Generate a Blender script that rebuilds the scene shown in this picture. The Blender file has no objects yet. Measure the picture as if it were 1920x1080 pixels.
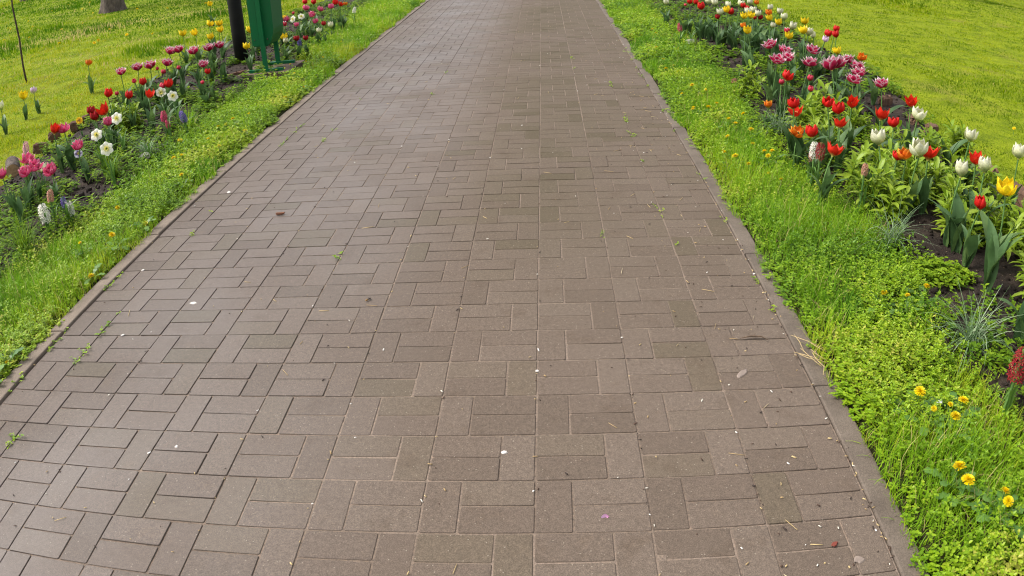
import bpy, math, random
import numpy as np
from mathutils import Matrix, Vector
R = math.radians
rng = np.random.default_rng(7)
random.seed(7)
scene = bpy.context.scene
COL = scene.collection

# ------------------------------------------------------------------ camera (wide lens with the photograph's barrel curve)
RT = Vector((0.998287, 0.0366915, -0.0455716)); UP = Vector((0.0230744, 0.4688664, 0.8829677)); FW = Vector((-0.0537645, 0.8825067, -0.4672166))
CAM = Vector((0.057, -1.3431, 1.4163))
cd = bpy.data.cameras.new('camera'); cam = bpy.data.objects.new('camera', cd); COL.objects.link(cam); scene.camera = cam
cam.matrix_world = Matrix(((RT[0], UP[0], -FW[0], CAM[0]), (RT[1], UP[1], -FW[1], CAM[1]), (RT[2], UP[2], -FW[2], CAM[2]), (0, 0, 0, 1)))
cd.type = 'PANO'; cd.sensor_width = 36; cd.clip_end = 3000
cd.panorama_type = 'FISHEYE_LENS_POLYNOMIAL'
cd.fisheye_polynomial_k0 = 0
cd.fisheye_polynomial_k1 = -3.75295501e-02; cd.fisheye_polynomial_k2 = -7.99449642e-05
cd.fisheye_polynomial_k3 = 1.34125461e-05; cd.fisheye_polynomial_k4 = -4.68718780e-07
cd.fisheye_fov = 3.0

# ------------------------------------------------------------------ sky, sun, exposure (bright overcast)
SUN_EL, SUN_AZ = R(54), R(-85)          # azimuth from +Y, negative = left of the path
world = bpy.data.worlds.new('World'); scene.world = world; world.use_nodes = True
wn = world.node_tree; bgn = wn.nodes['Background']
sky = wn.nodes.new('ShaderNodeTexSky'); sky.sky_type = 'NISHITA'; sky.sun_disc = False
sky.sun_elevation = SUN_EL; sky.sun_rotation = SUN_AZ; sky.dust_density = 4.0; sky.air_density = 1.0; sky.ozone_density = 1.0
hs = wn.nodes.new('ShaderNodeHueSaturation'); hs.inputs['Saturation'].default_value = 0.35
wn.links.new(sky.outputs[0], hs.inputs['Color']); wn.links.new(hs.outputs[0], bgn.inputs['Color'])
bgn.inputs['Strength'].default_value = 0.125
sl = bpy.data.lights.new('sun', 'SUN'); sl.energy = 1.3; sl.angle = R(26); sl.color = (1, .96, .9)
so = bpy.data.objects.new('sun', sl); COL.objects.link(so)
sdir = Vector((math.sin(SUN_AZ) * math.cos(SUN_EL), math.cos(SUN_AZ) * math.cos(SUN_EL), math.sin(SUN_EL)))
so.rotation_euler = sdir.to_track_quat('Z', 'Y').to_euler()
so.location = (-10, 3, 14)
scene.cycles.filter_width = 1.15
scene.view_settings.view_transform = 'Standard'; scene.view_settings.look = 'None'
scene.view_settings.exposure = 1.2; scene.view_settings.gamma = 1.0; scene.view_settings.use_curve_mapping = False

# ------------------------------------------------------------------ helpers
def prop(o, label=None, cat=None, group=None, kind=None):
    if label: o['label'] = label
    if cat: o['category'] = cat
    if group: o['group'] = group
    if kind: o['kind'] = kind
    return o

def link(name, data, parent=None, loc=(0, 0, 0), rot=(0, 0, 0), scale=(1, 1, 1)):
    o = bpy.data.objects.new(name, data); COL.objects.link(o)
    o.parent = parent; o.location = loc; o.rotation_euler = rot; o.scale = scale
    return o

def thing(name, label, cat, loc, group=None, rz=0):
    o = link(name, None, None, loc, (0, 0, rz)); o.empty_display_size = .05
    return prop(o, label, cat, group)

def mesh(name, V, F, mat=None, smooth=False, attrs=None):
    """V (n,3); F (m,k) array of equal polygons or a list of polygons"""
    me = bpy.data.meshes.new(name)
    if isinstance(F, np.ndarray):
        V = np.asarray(V, np.float32); k = F.shape[1]
        me.vertices.add(len(V)); me.vertices.foreach_set('co', V.ravel())
        me.loops.add(F.size); me.loops.foreach_set('vertex_index', F.ravel().astype(np.int32))
        me.polygons.add(len(F)); me.polygons.foreach_set('loop_start', np.arange(0, F.size, k, dtype=np.int32))
        me.update(calc_edges=True)
    else:
        me.from_pydata([tuple(v) for v in V], [], [tuple(f) for f in F]); me.update()
    for an, av in (attrs or {}).items():
        a = me.attributes.new(an, 'FLOAT', 'POINT'); a.data.foreach_set('value', np.asarray(av, np.float32))
    if smooth: me.polygons.foreach_set('use_smooth', np.ones(len(me.polygons), bool))
    if mat: me.materials.append(mat)
    return me

class MB:
    """collects simple solids into one mesh"""
    def __init__(s): s.v = []; s.f = []
    def add(s, V, F):
        n = len(s.v); s.v += [tuple(v) for v in V]; s.f += [tuple(i + n for i in f) for f in F]
    def box(s, a, b):
        (x0, y0, z0), (x1, y1, z1) = a, b
        s.add([(x0, y0, z0), (x1, y0, z0), (x1, y1, z0), (x0, y1, z0), (x0, y0, z1), (x1, y0, z1), (x1, y1, z1), (x0, y1, z1)],
              [(0, 3, 2, 1), (4, 5, 6, 7), (0, 1, 5, 4), (1, 2, 6, 5), (2, 3, 7, 6), (3, 0, 4, 7)])
    def tube(s, pts, rad, n=8, cap=True):
        pts = [Vector(p) for p in pts]; V = []; F = []
        for i, p in enumerate(pts):
            d = (pts[min(i + 1, len(pts) - 1)] - pts[max(i - 1, 0)]).normalized()
            a = d.cross(Vector((0.13, 1, 0.07))).normalized(); b = d.cross(a)
            r = rad[i] if hasattr(rad, '__len__') else rad
            for k in range(n):
                t = 2 * math.pi * k / n; V.append(p + a * (r * math.cos(t)) + b * (r * math.sin(t)))
        for i in range(len(pts) - 1):
            for k in range(n):
                F.append((i * n + k, i * n + (k + 1) % n, (i + 1) * n + (k + 1) % n, (i + 1) * n + k))
        if cap:
            F.append(tuple(range(n))[::-1]); m = (len(pts) - 1) * n; F.append(tuple(range(m, m + n)))
        s.add(V, F)
    def prism(s, outline, y0, y1):
        n = len(outline)
        s.add([(x, y0, z) for x, z in outline] + [(x, y1, z) for x, z in outline],
              [tuple(range(n)), tuple(range(2 * n - 1, n - 1, -1))] + [(i, i + n, (i + 1) % n + n, (i + 1) % n) for i in range(n)])
    def mesh(s, name, mat, smooth=False): return mesh(name, s.v, s.f, mat, smooth)

def vnoise(x, y, seed=0):
    """smooth 2-D value noise, 0..1"""
    x = np.asarray(x, float) + seed * 17.3; y = np.asarray(y, float) - seed * 9.1
    xi = np.floor(x); yi = np.floor(y); fx = x - xi; fy = y - yi
    fx = fx * fx * (3 - 2 * fx); fy = fy * fy * (3 - 2 * fy)
    h = lambda a, b: np.modf(np.abs(np.sin(a * 127.1 + b * 311.7 + seed * 74.7) * 43758.5453))[0]
    return (h(xi, yi) * (1 - fx) + h(xi + 1, yi) * fx) * (1 - fy) + (h(xi, yi + 1) * (1 - fx) + h(xi + 1, yi + 1) * fx) * fy

def fbm(x, y, seed=0):
    return .55 * vnoise(x, y, seed) + .3 * vnoise(x * 2.1, y * 2.1, seed + 1) + .15 * vnoise(x * 4.3, y * 4.3, seed + 2)

# edges of the place, in metres (the path runs along +Y)
PL, PR = -2.0, 0.9                      # paved width
KL, KR = -2.09, 0.985                   # outer faces of the kerbs
def r_in(y): return np.interp(y, [-1, .3, .8, 1.2, 1.45, 1.8, 2.1, 2.5, 2.9, 3.5, 4.9, 6.5, 11, 20], [1.6, 1.55, 1.47, 1.56, 1.64, 1.6, 1.58, 1.54, 1.47, 1.47, 1.6, 1.64, 1.58, 1.6])
def r_out(y): return np.interp(y, [-1, 2.1, 3.3, 4.5, 5.7, 6.6, 11, 20], [2.65, 2.7, 2.78, 3.05, 3.2, 3.1, 3.4, 3.4])
def l_in(y): return np.interp(y, [-1, 1.5, 2.2, 2.9, 3.5, 4.5, 5.7, 7, 9.6, 12, 20], [-2.75, -2.72, -2.62, -2.64, -2.72, -2.78, -2.74, -2.75, -2.88, -3, -3])
def l_out(y): return np.interp(y, [-1, 3.3, 5.9, 8, 12, 20], [-4.0, -4.05, -4.4, -4.55, -4.4, -4.4])
def rise(x): return .045 * np.maximum(0, -4.8 - np.asarray(x, float))
def ground_z(x, y):
    x = np.asarray(x, float); y = np.asarray(y, float)
    z = rise(x) + .02 * (fbm(x * .9, y * .9, 3) - .5) + .012 * (vnoise(x * 4, y * 4, 5) - .5)
    return z + np.where(x > 3, .25 * (fbm(x * .12, y * .12, 8) - .5) * np.clip((x - 3) / 6, 0, 1), 0)
def soil_z(x, y):
    return ground_z(x, y) + .012 + .03 * fbm(np.asarray(x) * 3, np.asarray(y) * 3, 11) + .014 * vnoise(np.asarray(x) * 22, np.asarray(y) * 22, 12)
def cdist(x, y): return np.hypot(np.asarray(x) - CAM[0], np.asarray(y) - CAM[1])
def pixel(x, y, z=0.):
    """where a point shows, in a 1920 x 1080 frame"""
    d = np.stack(np.broadcast_arrays(np.asarray(x, float) - CAM[0], np.asarray(y, float) - CAM[1], np.asarray(z, float) - CAM[2]), -1)
    a, b, c = d @ np.array(RT), d @ np.array(UP), d @ np.array(FW)
    rho = np.hypot(a, b) + 1e-9; r = 1413.2 * np.arctan2(rho, c)
    return 960 + r * a / rho, 540 - r * b / rho
def near_view(x, y, m=180):
    u, v = pixel(x, y); return (u > -m) & (u < 1920 + m) & (v > -m) & (v < 1080 + m)

# ------------------------------------------------------------------ materials
def new_mat(name):
    m = bpy.data.materials.new(name); m.use_nodes = True; nt = m.node_tree
    return m, nt, nt.nodes['Principled BSDF'], nt.nodes['Material Output']
def nd(nt, t, **kw):
    n = nt.nodes.new(t)
    for k, v in kw.items():
        if k.startswith('i_'):
            key = k[2:].replace('_', ' '); n.inputs[int(key) if key.isdigit() else key].default_value = v
        else: setattr(n, k, v)
    return n
def ramp(nt, fac, stops, interp='LINEAR'):
    n = nt.nodes.new('ShaderNodeValToRGB'); e = n.color_ramp.elements; n.color_ramp.interpolation = interp
    while len(e) < len(stops): e.new(.5)
    for i, (p, c) in enumerate(stops): e[i].position = p; e[i].color = (*c, 1) if len(c) == 3 else c
    nt.links.new(fac, n.inputs[0]); return n.outputs[0]
def noise(nt, vec, scale, detail=3, rough=.55):
    n = nd(nt, 'ShaderNodeTexNoise', i_Scale=scale, i_Detail=detail, i_Roughness=rough)
    nt.links.new(vec, n.inputs['Vector']); return n.outputs['Fac']
def mixc(nt, fac, a, b, mode='MIX'):
    n = nd(nt, 'ShaderNodeMix', data_type='RGBA', blend_type=mode)
    for s, v in ((n.inputs[0], fac), (n.inputs[6], a), (n.inputs[7], b)):
        if hasattr(v, 'links'): nt.links.new(v, s)
        else: s.default_value = v if not isinstance(v, tuple) else ((*v, 1) if len(v) == 3 else v)
    return n.outputs[2]
def math_(nt, op, a, b=0.):
    n = nd(nt, 'ShaderNodeMath', operation=op)
    for s, v in zip(n.inputs, (a, b)):
        if hasattr(v, 'links'): nt.links.new(v, s)
        else: s.default_value = v
    return n.outputs[0]
def bump(nt, bsdf, h, strength, dist):
    b = nd(nt, 'ShaderNodeBump', i_Strength=strength, i_Distance=dist)
    nt.links.new(h, b.inputs['Height']); nt.links.new(b.outputs[0], bsdf.inputs['Normal'])
def wpos(nt): return nd(nt, 'ShaderNodeNewGeometry').outputs['Position']
def opos(nt): return nd(nt, 'ShaderNodeTexCoord').outputs['Object']

def leaf_mat(name, stops, src='v', trans=.3, rough=.5, spec=.35, grain=0):
    """foliage: colour by a per-leaf value (attribute) or by object, light partly passing through"""
    m, nt, b, out = new_mat(name)
    if src == 'object': f = nd(nt, 'ShaderNodeObjectInfo').outputs['Random']
    else: f = nd(nt, 'ShaderNodeAttribute', attribute_name=src).outputs['Fac']
    c = ramp(nt, f, stops)
    if grain:
        c = mixc(nt, 1., c, ramp(nt, noise(nt, opos(nt), grain, 2), [(.3, (.78, .8, .75)), (.7, (1.2, 1.18, 1.2))]), 'MULTIPLY')
    nt.links.new(c, b.inputs['Base Color']); b.inputs['Roughness'].default_value = rough; b.inputs['Specular IOR Level'].default_value = spec
    t = nd(nt, 'ShaderNodeBsdfTranslucent'); nt.links.new(c, t.inputs['Color'])
    ms = nd(nt, 'ShaderNodeMixShader', i_0=trans); nt.links.new(b.outputs[0], ms.inputs[1]); nt.links.new(t.outputs[0], ms.inputs[2])
    nt.links.new(ms.outputs[0], out.inputs['Surface']); return m

def petal_mat(name, stops, src='e', trans=.3, rough=.45):
    m, nt, b, out = new_mat(name)
    c = ramp(nt, nd(nt, 'ShaderNodeAttribute', attribute_name=src).outputs['Fac'], stops)
    o = nd(nt, 'ShaderNodeObjectInfo')
    h = nd(nt, 'ShaderNodeHueSaturation'); nt.links.new(c, h.inputs['Color'])
    nt.links.new(ramp(nt, o.outputs['Random'], [(0, (.82,) * 3), (1, (1.1,) * 3)]), h.inputs['Value'])
    c = mixc(nt, 1., h.outputs[0], ramp(nt, noise(nt, opos(nt), 120, 3, .6), [(.3, (.8, .78, .78)), (.7, (1.12, 1.12, 1.12))]), 'MULTIPLY')
    nt.links.new(c, b.inputs['Base Color']); b.inputs['Roughness'].default_value = rough; b.inputs['Specular IOR Level'].default_value = .2
    t = nd(nt, 'ShaderNodeBsdfTranslucent'); nt.links.new(c, t.inputs['Color'])
    ms = nd(nt, 'ShaderNodeMixShader', i_0=trans); nt.links.new(b.outputs[0], ms.inputs[1]); nt.links.new(t.outputs[0], ms.inputs[2])
    nt.links.new(ms.outputs[0], out.inputs['Surface']); return m

def plain(name, col, rough=.6, metal=0, var=.15, scale=20, bmp=0., spec=.5):
    m, nt, b, out = new_mat(name); p = opos(nt)
    n = noise(nt, p, scale, 4)
    lo = tuple(c * (1 - var) for c in col); hi = tuple(c * (1 + var) for c in col)
    nt.links.new(ramp(nt, n, [(.3, lo), (.7, hi)]), b.inputs['Base Color'])
    b.inputs['Roughness'].default_value = rough; b.inputs['Metallic'].default_value = metal; b.inputs['Specular IOR Level'].default_value = spec
    if bmp: bump(nt, b, n, bmp, .01)
    return m

def paver_mat(name, src):
    m, nt, b, out = new_mat(name); p = wpos(nt)
    rnd = nd(nt, 'ShaderNodeObjectInfo').outputs['Random'] if src == 'object' else nd(nt, 'ShaderNodeAttribute', attribute_name='v').outputs['Fac']
    base = ramp(nt, rnd, [(0, (.105, .080, .061)), (.2, (.117, .089, .069)), (.5, (.124, .095, .074)), (.8, (.133, .103, .081)), (.95, (.117, .091, .066)), (1, (.100, .079, .055))])
    big = noise(nt, p, .75, 3)
    sx = nd(nt, 'ShaderNodeSeparateXYZ'); nt.links.new(p, sx.inputs[0])
    zone = math_(nt, 'MULTIPLY', ramp(nt, math_(nt, 'MULTIPLY', math_(nt, 'ADD', sx.outputs[0], 1.2), .5), [(.3, (0,) * 3), (.6, (1,) * 3), (.9, (.6,) * 3)]), ramp(nt, math_(nt, 'MULTIPLY', sx.outputs[1], .1), [(.08, (.0,) * 3), (.25, (.75,) * 3), (1, (1,) * 3)]))   # worn olive walking line
    base = mixc(nt, ramp(nt, math_(nt, 'MULTIPLY', math_(nt, 'ADD', sx.outputs[0], 2), .5), [(.3, (.7,) * 3), (.9, (0,) * 3)]), base, mixc(nt, 1., base, (.97, 1.02, 1.13), 'MULTIPLY'))
    wear = math_(nt, 'MULTIPLY', math_(nt, 'ADD', math_(nt, 'MULTIPLY', zone, .8), .06), ramp(nt, math_(nt, 'ADD', big, math_(nt, 'MULTIPLY', rnd, .12)), [(.36, (0,) * 3), (.62, (1,) * 3)]))
    c = mixc(nt, wear, base, mixc(nt, rnd, (.096, .076, .048), (.072, .058, .034)))
    st = noise(nt, p, 6, 4, .65)
    c = mixc(nt, ramp(nt, st, [(.56, (0,) * 3), (.76, (.6,) * 3)]), c, (.078, .055, .038))
    c = mixc(nt, ramp(nt, noise(nt, p, 11, 3, .6), [(.6, (0,) * 3), (.75, (.35,) * 3)]), c, (.135, .099, .07))
    g = noise(nt, p, 330, 2, .7)
    c = mixc(nt, .8, c, ramp(nt, g, [(.3, (.55,) * 3), (.5, (1,) * 3), (.72, (1.55, 1.5, 1.4))]), 'MULTIPLY')
    c = mixc(nt, .6, c, ramp(nt, noise(nt, p, 70, 4, .75), [(.3, (.72,) * 3), (.5, (1,) * 3), (.7, (1.28,) * 3)]), 'MULTIPLY')
    vo = nd(nt, 'ShaderNodeTexVoronoi', i_Scale=150.); nt.links.new(p, vo.inputs['Vector'])
    pick = math_(nt, 'MULTIPLY', math_(nt, 'LESS_THAN', vo.outputs['Distance'], .24), math_(nt, 'GREATER_THAN', nd(nt, 'ShaderNodeSeparateColor').outputs[0], .5))
    sep = nd(nt, 'ShaderNodeSeparateColor'); nt.links.new(vo.outputs['Color'], sep.inputs[0])
    pick = math_(nt, 'MULTIPLY', math_(nt, 'LESS_THAN', vo.outputs['Distance'], .26), math_(nt, 'GREATER_THAN', sep.outputs[0], .955))
    c = mixc(nt, math_(nt, 'MULTIPLY', pick, .7), c, (.3, .255, .2))
    nt.links.new(c, b.inputs['Base Color'])
    damp = math_(nt, 'MULTIPLY', ramp(nt, math_(nt, 'MULTIPLY', math_(nt, 'ADD', sx.outputs[0], 2), .5), [(.0, (.35,) * 3), (.3, (1,) * 3), (.62, (.75,) * 3), (.85, (0,) * 3)]), ramp(nt, noise(nt, p, 1.5, 4), [(.3, (.35,) * 3), (.6, (1,) * 3)]))   # left half damp and polished by feet
    nt.links.new(math_(nt, 'SUBTRACT', .8, math_(nt, 'MULTIPLY', damp, .36)), b.inputs['Roughness'])
    nt.links.new(math_(nt, 'ADD', .12, math_(nt, 'MULTIPLY', damp, .36)), b.inputs['Specular IOR Level'])
    bump(nt, b, mixc(nt, .35, g, noise(nt, p, 60, 3)), .35, .004)
    return m

def ground_mat():
    m, nt, b, out = new_mat('lawn_earth'); p = wpos(nt)
    c = ramp(nt, noise(nt, p, 3.5, 6, .65), [(.3, (.08, .115, .004)), (.5, (.155, .20, .005)), (.7, (.21, .25, .007))])
    c = mixc(nt, ramp(nt, noise(nt, p, .9, 4), [(.58, (0,) * 3), (.72, (.6,) * 3)]), c, (.2, .17, .04))
    sx = nd(nt, 'ShaderNodeSeparateXYZ'); nt.links.new(p, sx.inputs[0]); X = sx.outputs[0]      # dark earth under the two verges, darkened further as shade between the leaves
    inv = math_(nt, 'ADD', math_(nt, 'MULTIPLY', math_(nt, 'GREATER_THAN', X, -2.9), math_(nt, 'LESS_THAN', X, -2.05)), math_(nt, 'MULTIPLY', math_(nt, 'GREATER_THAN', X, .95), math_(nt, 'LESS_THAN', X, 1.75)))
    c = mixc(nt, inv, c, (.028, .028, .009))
    c = mixc(nt, .5, c, ramp(nt, noise(nt, p, 60, 3, .7), [(.35, (.5,) * 3), (.65, (1.5,) * 3)]), 'MULTIPLY')
    nt.links.new(c, b.inputs['Base Color']); b.inputs['Roughness'].default_value = .9; b.inputs['Specular IOR Level'].default_value = .1
    bump(nt, b, noise(nt, p, 40, 4, .7), .6, .03); return m

def soil_mat():
    m, nt, b, out = new_mat('soil'); p = wpos(nt)
    c = ramp(nt, noise(nt, p, 9, 6, .7), [(.3, (.016, .0105, .0075)), (.5, (.034, .023, .0165)), (.72, (.07, .049, .035))])
    vo = nd(nt, 'ShaderNodeTexVoronoi', i_Scale=70.); nt.links.new(p, vo.inputs['Vector'])
    sep = nd(nt, 'ShaderNodeSeparateColor'); nt.links.new(vo.outputs['Color'], sep.inputs[0])
    pick = math_(nt, 'MULTIPLY', math_(nt, 'LESS_THAN', vo.outputs['Distance'], .22), math_(nt, 'GREATER_THAN', sep.outputs[0], .93))
    c = mixc(nt, pick, c, (.28, .2, .12))
    nt.links.new(c, b.inputs['Base Color']); b.inputs['Roughness'].default_value = .85; b.inputs['Specular IOR Level'].default_value = .25
    bump(nt, b, noise(nt, p, 55, 6, .75), .9, .03); return m

def joint_mat():
    m, nt, b, out = new_mat('joint_sand'); p = wpos(nt)
    c = ramp(nt, noise(nt, p, 1.6, 4, .6), [(.34, (.09, .065, .047)), (.43, (.15, .11, .08)), (.62, (.215, .162, .122))])
    c = mixc(nt, .7, c, ramp(nt, noise(nt, p, 90, 4, .8), [(.32, (.35,) * 3), (.5, (1,) * 3), (.7, (1.6, 1.5, 1.4))]), 'MULTIPLY')
    nt.links.new(c, b.inputs['Base Color']); b.inputs['Roughness'].default_value = .9
    bump(nt, b, noise(nt, p, 140, 3, .7), .8, .006); return m

def kerb_mat(name, k):
    m, nt, b, out = new_mat(name); p = wpos(nt)
    c = ramp(nt, noise(nt, p, 7, 5, .65), [(.3, tuple(k * q for q in (.10, .074, .053))), (.55, tuple(k * q for q in (.15, .115, .085))), (.75, tuple(k * q for q in (.19, .148, .112)))])
    c = mixc(nt, .6, c, ramp(nt, noise(nt, p, 200, 2, .7), [(.3, (.6,) * 3), (.7, (1.4,) * 3)]), 'MULTIPLY')
    nt.links.new(c, b.inputs['Base Color']); b.inputs['Roughness'].default_value = .8
    bump(nt, b, noise(nt, p, 120, 4, .7), .5, .006); return m

M = {}
M['paver'] = paver_mat('paver', 'object'); M['paver_far'] = paver_mat('paver_rest', 'v')
M['joint'] = joint_mat(); M['kerb'] = kerb_mat('kerb_concrete', 1.15); M['kerb2'] = kerb_mat('worn_kerb_concrete', .78); M['ground'] = ground_mat(); M['soil'] = soil_mat()
M['chick'] = leaf_mat('chickweed', [(0, (.10, .22, .010)), (.35, (.21, .36, .011)), (.7, (.30, .44, .014)), (.92, (.41, .49, .035)), (1, (.52, .48, .10))], trans=.4, rough=.42, spec=.4)
M['blade'] = leaf_mat('grass_blade', [(0, (.10, .25, .012)), (.4, (.19, .37, .012)), (.8, (.30, .48, .015)), (.93, (.44, .50, .03)), (1, (.56, .46, .18))], trans=.42, spec=.2)
M['lawn'] = leaf_mat('lawn_blade', [(0, (.07, .145, .003)), (.35, (.15, .235, .003)), (.7, (.235, .315, .004)), (.9, (.34, .37, .010)), (1, (.45, .37, .13))], trans=.45, spec=.05)
M['lawn2'] = leaf_mat('tall_lawn_blade', [(0, (.06, .155, .004)), (.35, (.14, .26, .005)), (.7, (.245, .34, .006)), (.9, (.38, .39, .02)), (1, (.60, .47, .2))], trans=.45, spec=.05)
M['weed'] = leaf_mat('bed_weed', [(0, (.06, .14, .01)), (.5, (.13, .24, .012)), (1, (.24, .35, .018))], trans=.4, spec=.12)
M['tleaf'] = leaf_mat('tulip_leaf', [(0, (.05, .105, .035)), (.5, (.08, .155, .05)), (1, (.12, .20, .055))], src='object', trans=.3, rough=.5, grain=30)
M['strap'] = leaf_mat('strap_leaf', [(0, (.07, .16, .03)), (1, (.15, .27, .05))], src='object', trans=.25, rough=.4)
M['lily'] = leaf_mat('light_green_leaf', [(0, (.15, .26, .012)), (.6, (.24, .35, .02)), (1, (.31, .41, .04))], src='v', trans=.35, rough=.4)
M['stripe'] = leaf_mat('grey_green_blade', [(0, (.10, .18, .07)), (.6, (.2, .3, .14)), (1, (.38, .46, .28))], src='v', trans=.25, rough=.45)
M['stem'] = leaf_mat('flower_stem', [(0, (.09, .19, .05)), (1, (.15, .27, .07))], src='object', trans=.1, rough=.45)
P = {
 'TR': petal_mat('petal_red', [(0, (.30, .20, .02)), (.16, (.55, .012, .008)), (.75, (.62, .014, .010)), (1, (.72, .03, .02))]),
 'TO': petal_mat('petal_scarlet', [(0, (.55, .45, .12)), (.22, (.6, .02, .008)), (1, (.75, .03, .012))]),
 'TY': petal_mat('petal_yellow', [(0, (.45, .42, .02)), (.3, (.85, .60, .01)), (1, (.9, .70, .02))]),
 'TW': petal_mat('petal_cream', [(0, (.30, .40, .10)), (.3, (.66, .68, .34)), (.7, (.74, .73, .52)), (1, (.76, .75, .6))]),
 'TF': petal_mat('petal_white_edged_pink', [(0, (.32, .01, .05)), (.3, (.56, .015, .09)), (.45, (.64, .10, .2)), (.58, (.74, .45, .52)), (1, (.78, .68, .68))]),
 'TP': petal_mat('petal_pink', [(0, (.6, .2, .25)), (.3, (.64, .04, .15)), (.8, (.76, .14, .28)), (1, (.82, .38, .48))]),
 'TB': petal_mat('petal_bud', [(0, (.25, .2, .05)), (.3, (.55, .02, .05)), (1, (.7, .08, .13))]),
 'TN': petal_mat('petal_orange', [(0, (.8, .5, .03)), (.4, (.8, .15, .01)), (.75, (.8, .2, .015)), (1, (.85, .5, .05))]),
 'TL': petal_mat('petal_lilac', [(0, (.6, .6, .4)), (.4, (.7, .5, .65)), (1, (.78, .6, .75))]),
 'TD': petal_mat('petal_dark_red', [(0, (.2, .08, .02)), (.3, (.34, .01, .012)), (1, (.45, .015, .02))]),
 'RW': petal_mat('petal_red_and_white', [(0, (.6, .02, .05)), (.6, (.62, .03, .08)), (.8, (.85, .75, .72)), (1, (.88, .82, .78))]),
 'DF': petal_mat('petal_daffodil', [(0, (.75, .72, .2)), (.4, (.85, .84, .65)), (1, (.9, .9, .8))]),
 'DC': petal_mat('daffodil_cup', [(0, (.75, .65, .1)), (1, (.85, .78, .25))]),
 'HW': petal_mat('floret_white', [(0, (.6, .62, .3)), (.3, (.85, .82, .72)), (1, (.9, .87, .8))]),
 'HB': petal_mat('floret_violet', [(0, (.10, .06, .3)), (1, (.2, .13, .5))]),
 'HP': petal_mat('floret_crimson', [(0, (.4, .02, .08)), (1, (.65, .06, .17))]),
 'HL': petal_mat('floret_pale_pink', [(0, (.7, .2, .35)), (1, (.85, .5, .6))]),
 'HS': petal_mat('floret_salmon', [(0, (.45, .16, .1)), (1, (.66, .36, .28))]),
 'HR': petal_mat('floret_dark_red', [(0, (.2, .01, .015)), (1, (.38, .03, .035))]),
 'PY': petal_mat('petal_pansy_yellow', [(0, (.3, .05, .01)), (.4, (.85, .5, .01)), (1, (.85, .6, .02))]),
 'PV': petal_mat('petal_pansy_violet', [(0, (.8, .7, .1)), (.3, (.1, .03, .25)), (.65, (.75, .7, .8)), (1, (.8, .78, .85))]),
 'DY': petal_mat('petal_dandelion', [(0, (.75, .50, .004)), (1, (.85, .66, .006))]),
}
M['stamen'] = plain('stamen', (.5, .42, .1), .6)

# ================================================================== ground, path, kerbs, beds
def heightfield(name, xs, ys, zf, mat, smooth=True):
    X, Y = np.meshgrid(xs, ys); Z = zf(X, Y); nx, ny = len(xs), len(ys)
    V = np.stack([X, Y, Z], -1).reshape(-1, 3)
    i = (np.arange(ny - 1)[:, None] * nx + np.arange(nx - 1)[None]).ravel()
    return mesh(name, V, np.stack([i, i + 1, i + 1 + nx, i + nx], -1), mat, smooth)

xs = np.concatenate([[-900, -400, -180, -90, -60], np.linspace(-45, -5.2, 60), np.linspace(-5, KL - .03, 40), [KL - .012, KL + .004, PR / 2 + PL / 2, KR - .004, KR + .012],
                     np.linspace(KR + .05, 5, 45), np.linspace(5.5, 30, 40), [45, 90, 180, 400, 900]])
ys = np.concatenate([[-600, -150, -40, -12, -5], np.linspace(-3, 20, 185), np.linspace(21, 60, 40), [80, 150, 400, 1200]])
def gz_all(X, Y):
    z = np.where((X > KL) & (X < KR), -.09, ground_z(X, Y))
    bed = ((X > r_in(Y) + .04) & (X < r_out(Y) - .04)) | ((X < l_in(Y) - .04) & (X > l_out(Y) + .04))
    z = np.where(bed & (Y < 19) & (Y > -2), z - .03, z)
    return np.where(np.abs(X) > 60, np.clip(z, -1, 2.2), z)
prop(link('ground', heightfield('ground', xs, ys, gz_all, M['ground'])), kind='structure')

def bed(name, fin, fout, y0, y1):
    ys = np.arange(y0, y1, .045); u = np.linspace(0, 1, 48)
    A, B = fin(ys), fout(ys)
    jit = .05 * (fbm(ys * 5, ys * 0, 21) - .5)
    X = A[:, None] + jit[:, None] + (B - A)[:, None] * u[None]; Y = np.repeat(ys[:, None], 48, 1)
    edge = np.minimum(u, 1 - u)[None] * 48
    Z = soil_z(X, Y) - .035 * np.clip(1 - edge / 2, 0, 1)
    V = np.stack([X, Y, Z], -1).reshape(-1, 3); nx = 48
    i = (np.arange(len(ys) - 1)[:, None] * nx + np.arange(nx - 1)[None]).ravel()
    F = np.stack([i, i + 1, i + 1 + nx, i + nx], -1)
    if B[0] < A[0]: F = F[:, ::-1].copy()
    return prop(link(name, mesh(name, V, F, M['soil'], True)), kind='structure')
bed('flower_bed_right', r_in, r_out, -.6, 15); bed('flower_bed_left', l_in, l_out, .8, 17)

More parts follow.
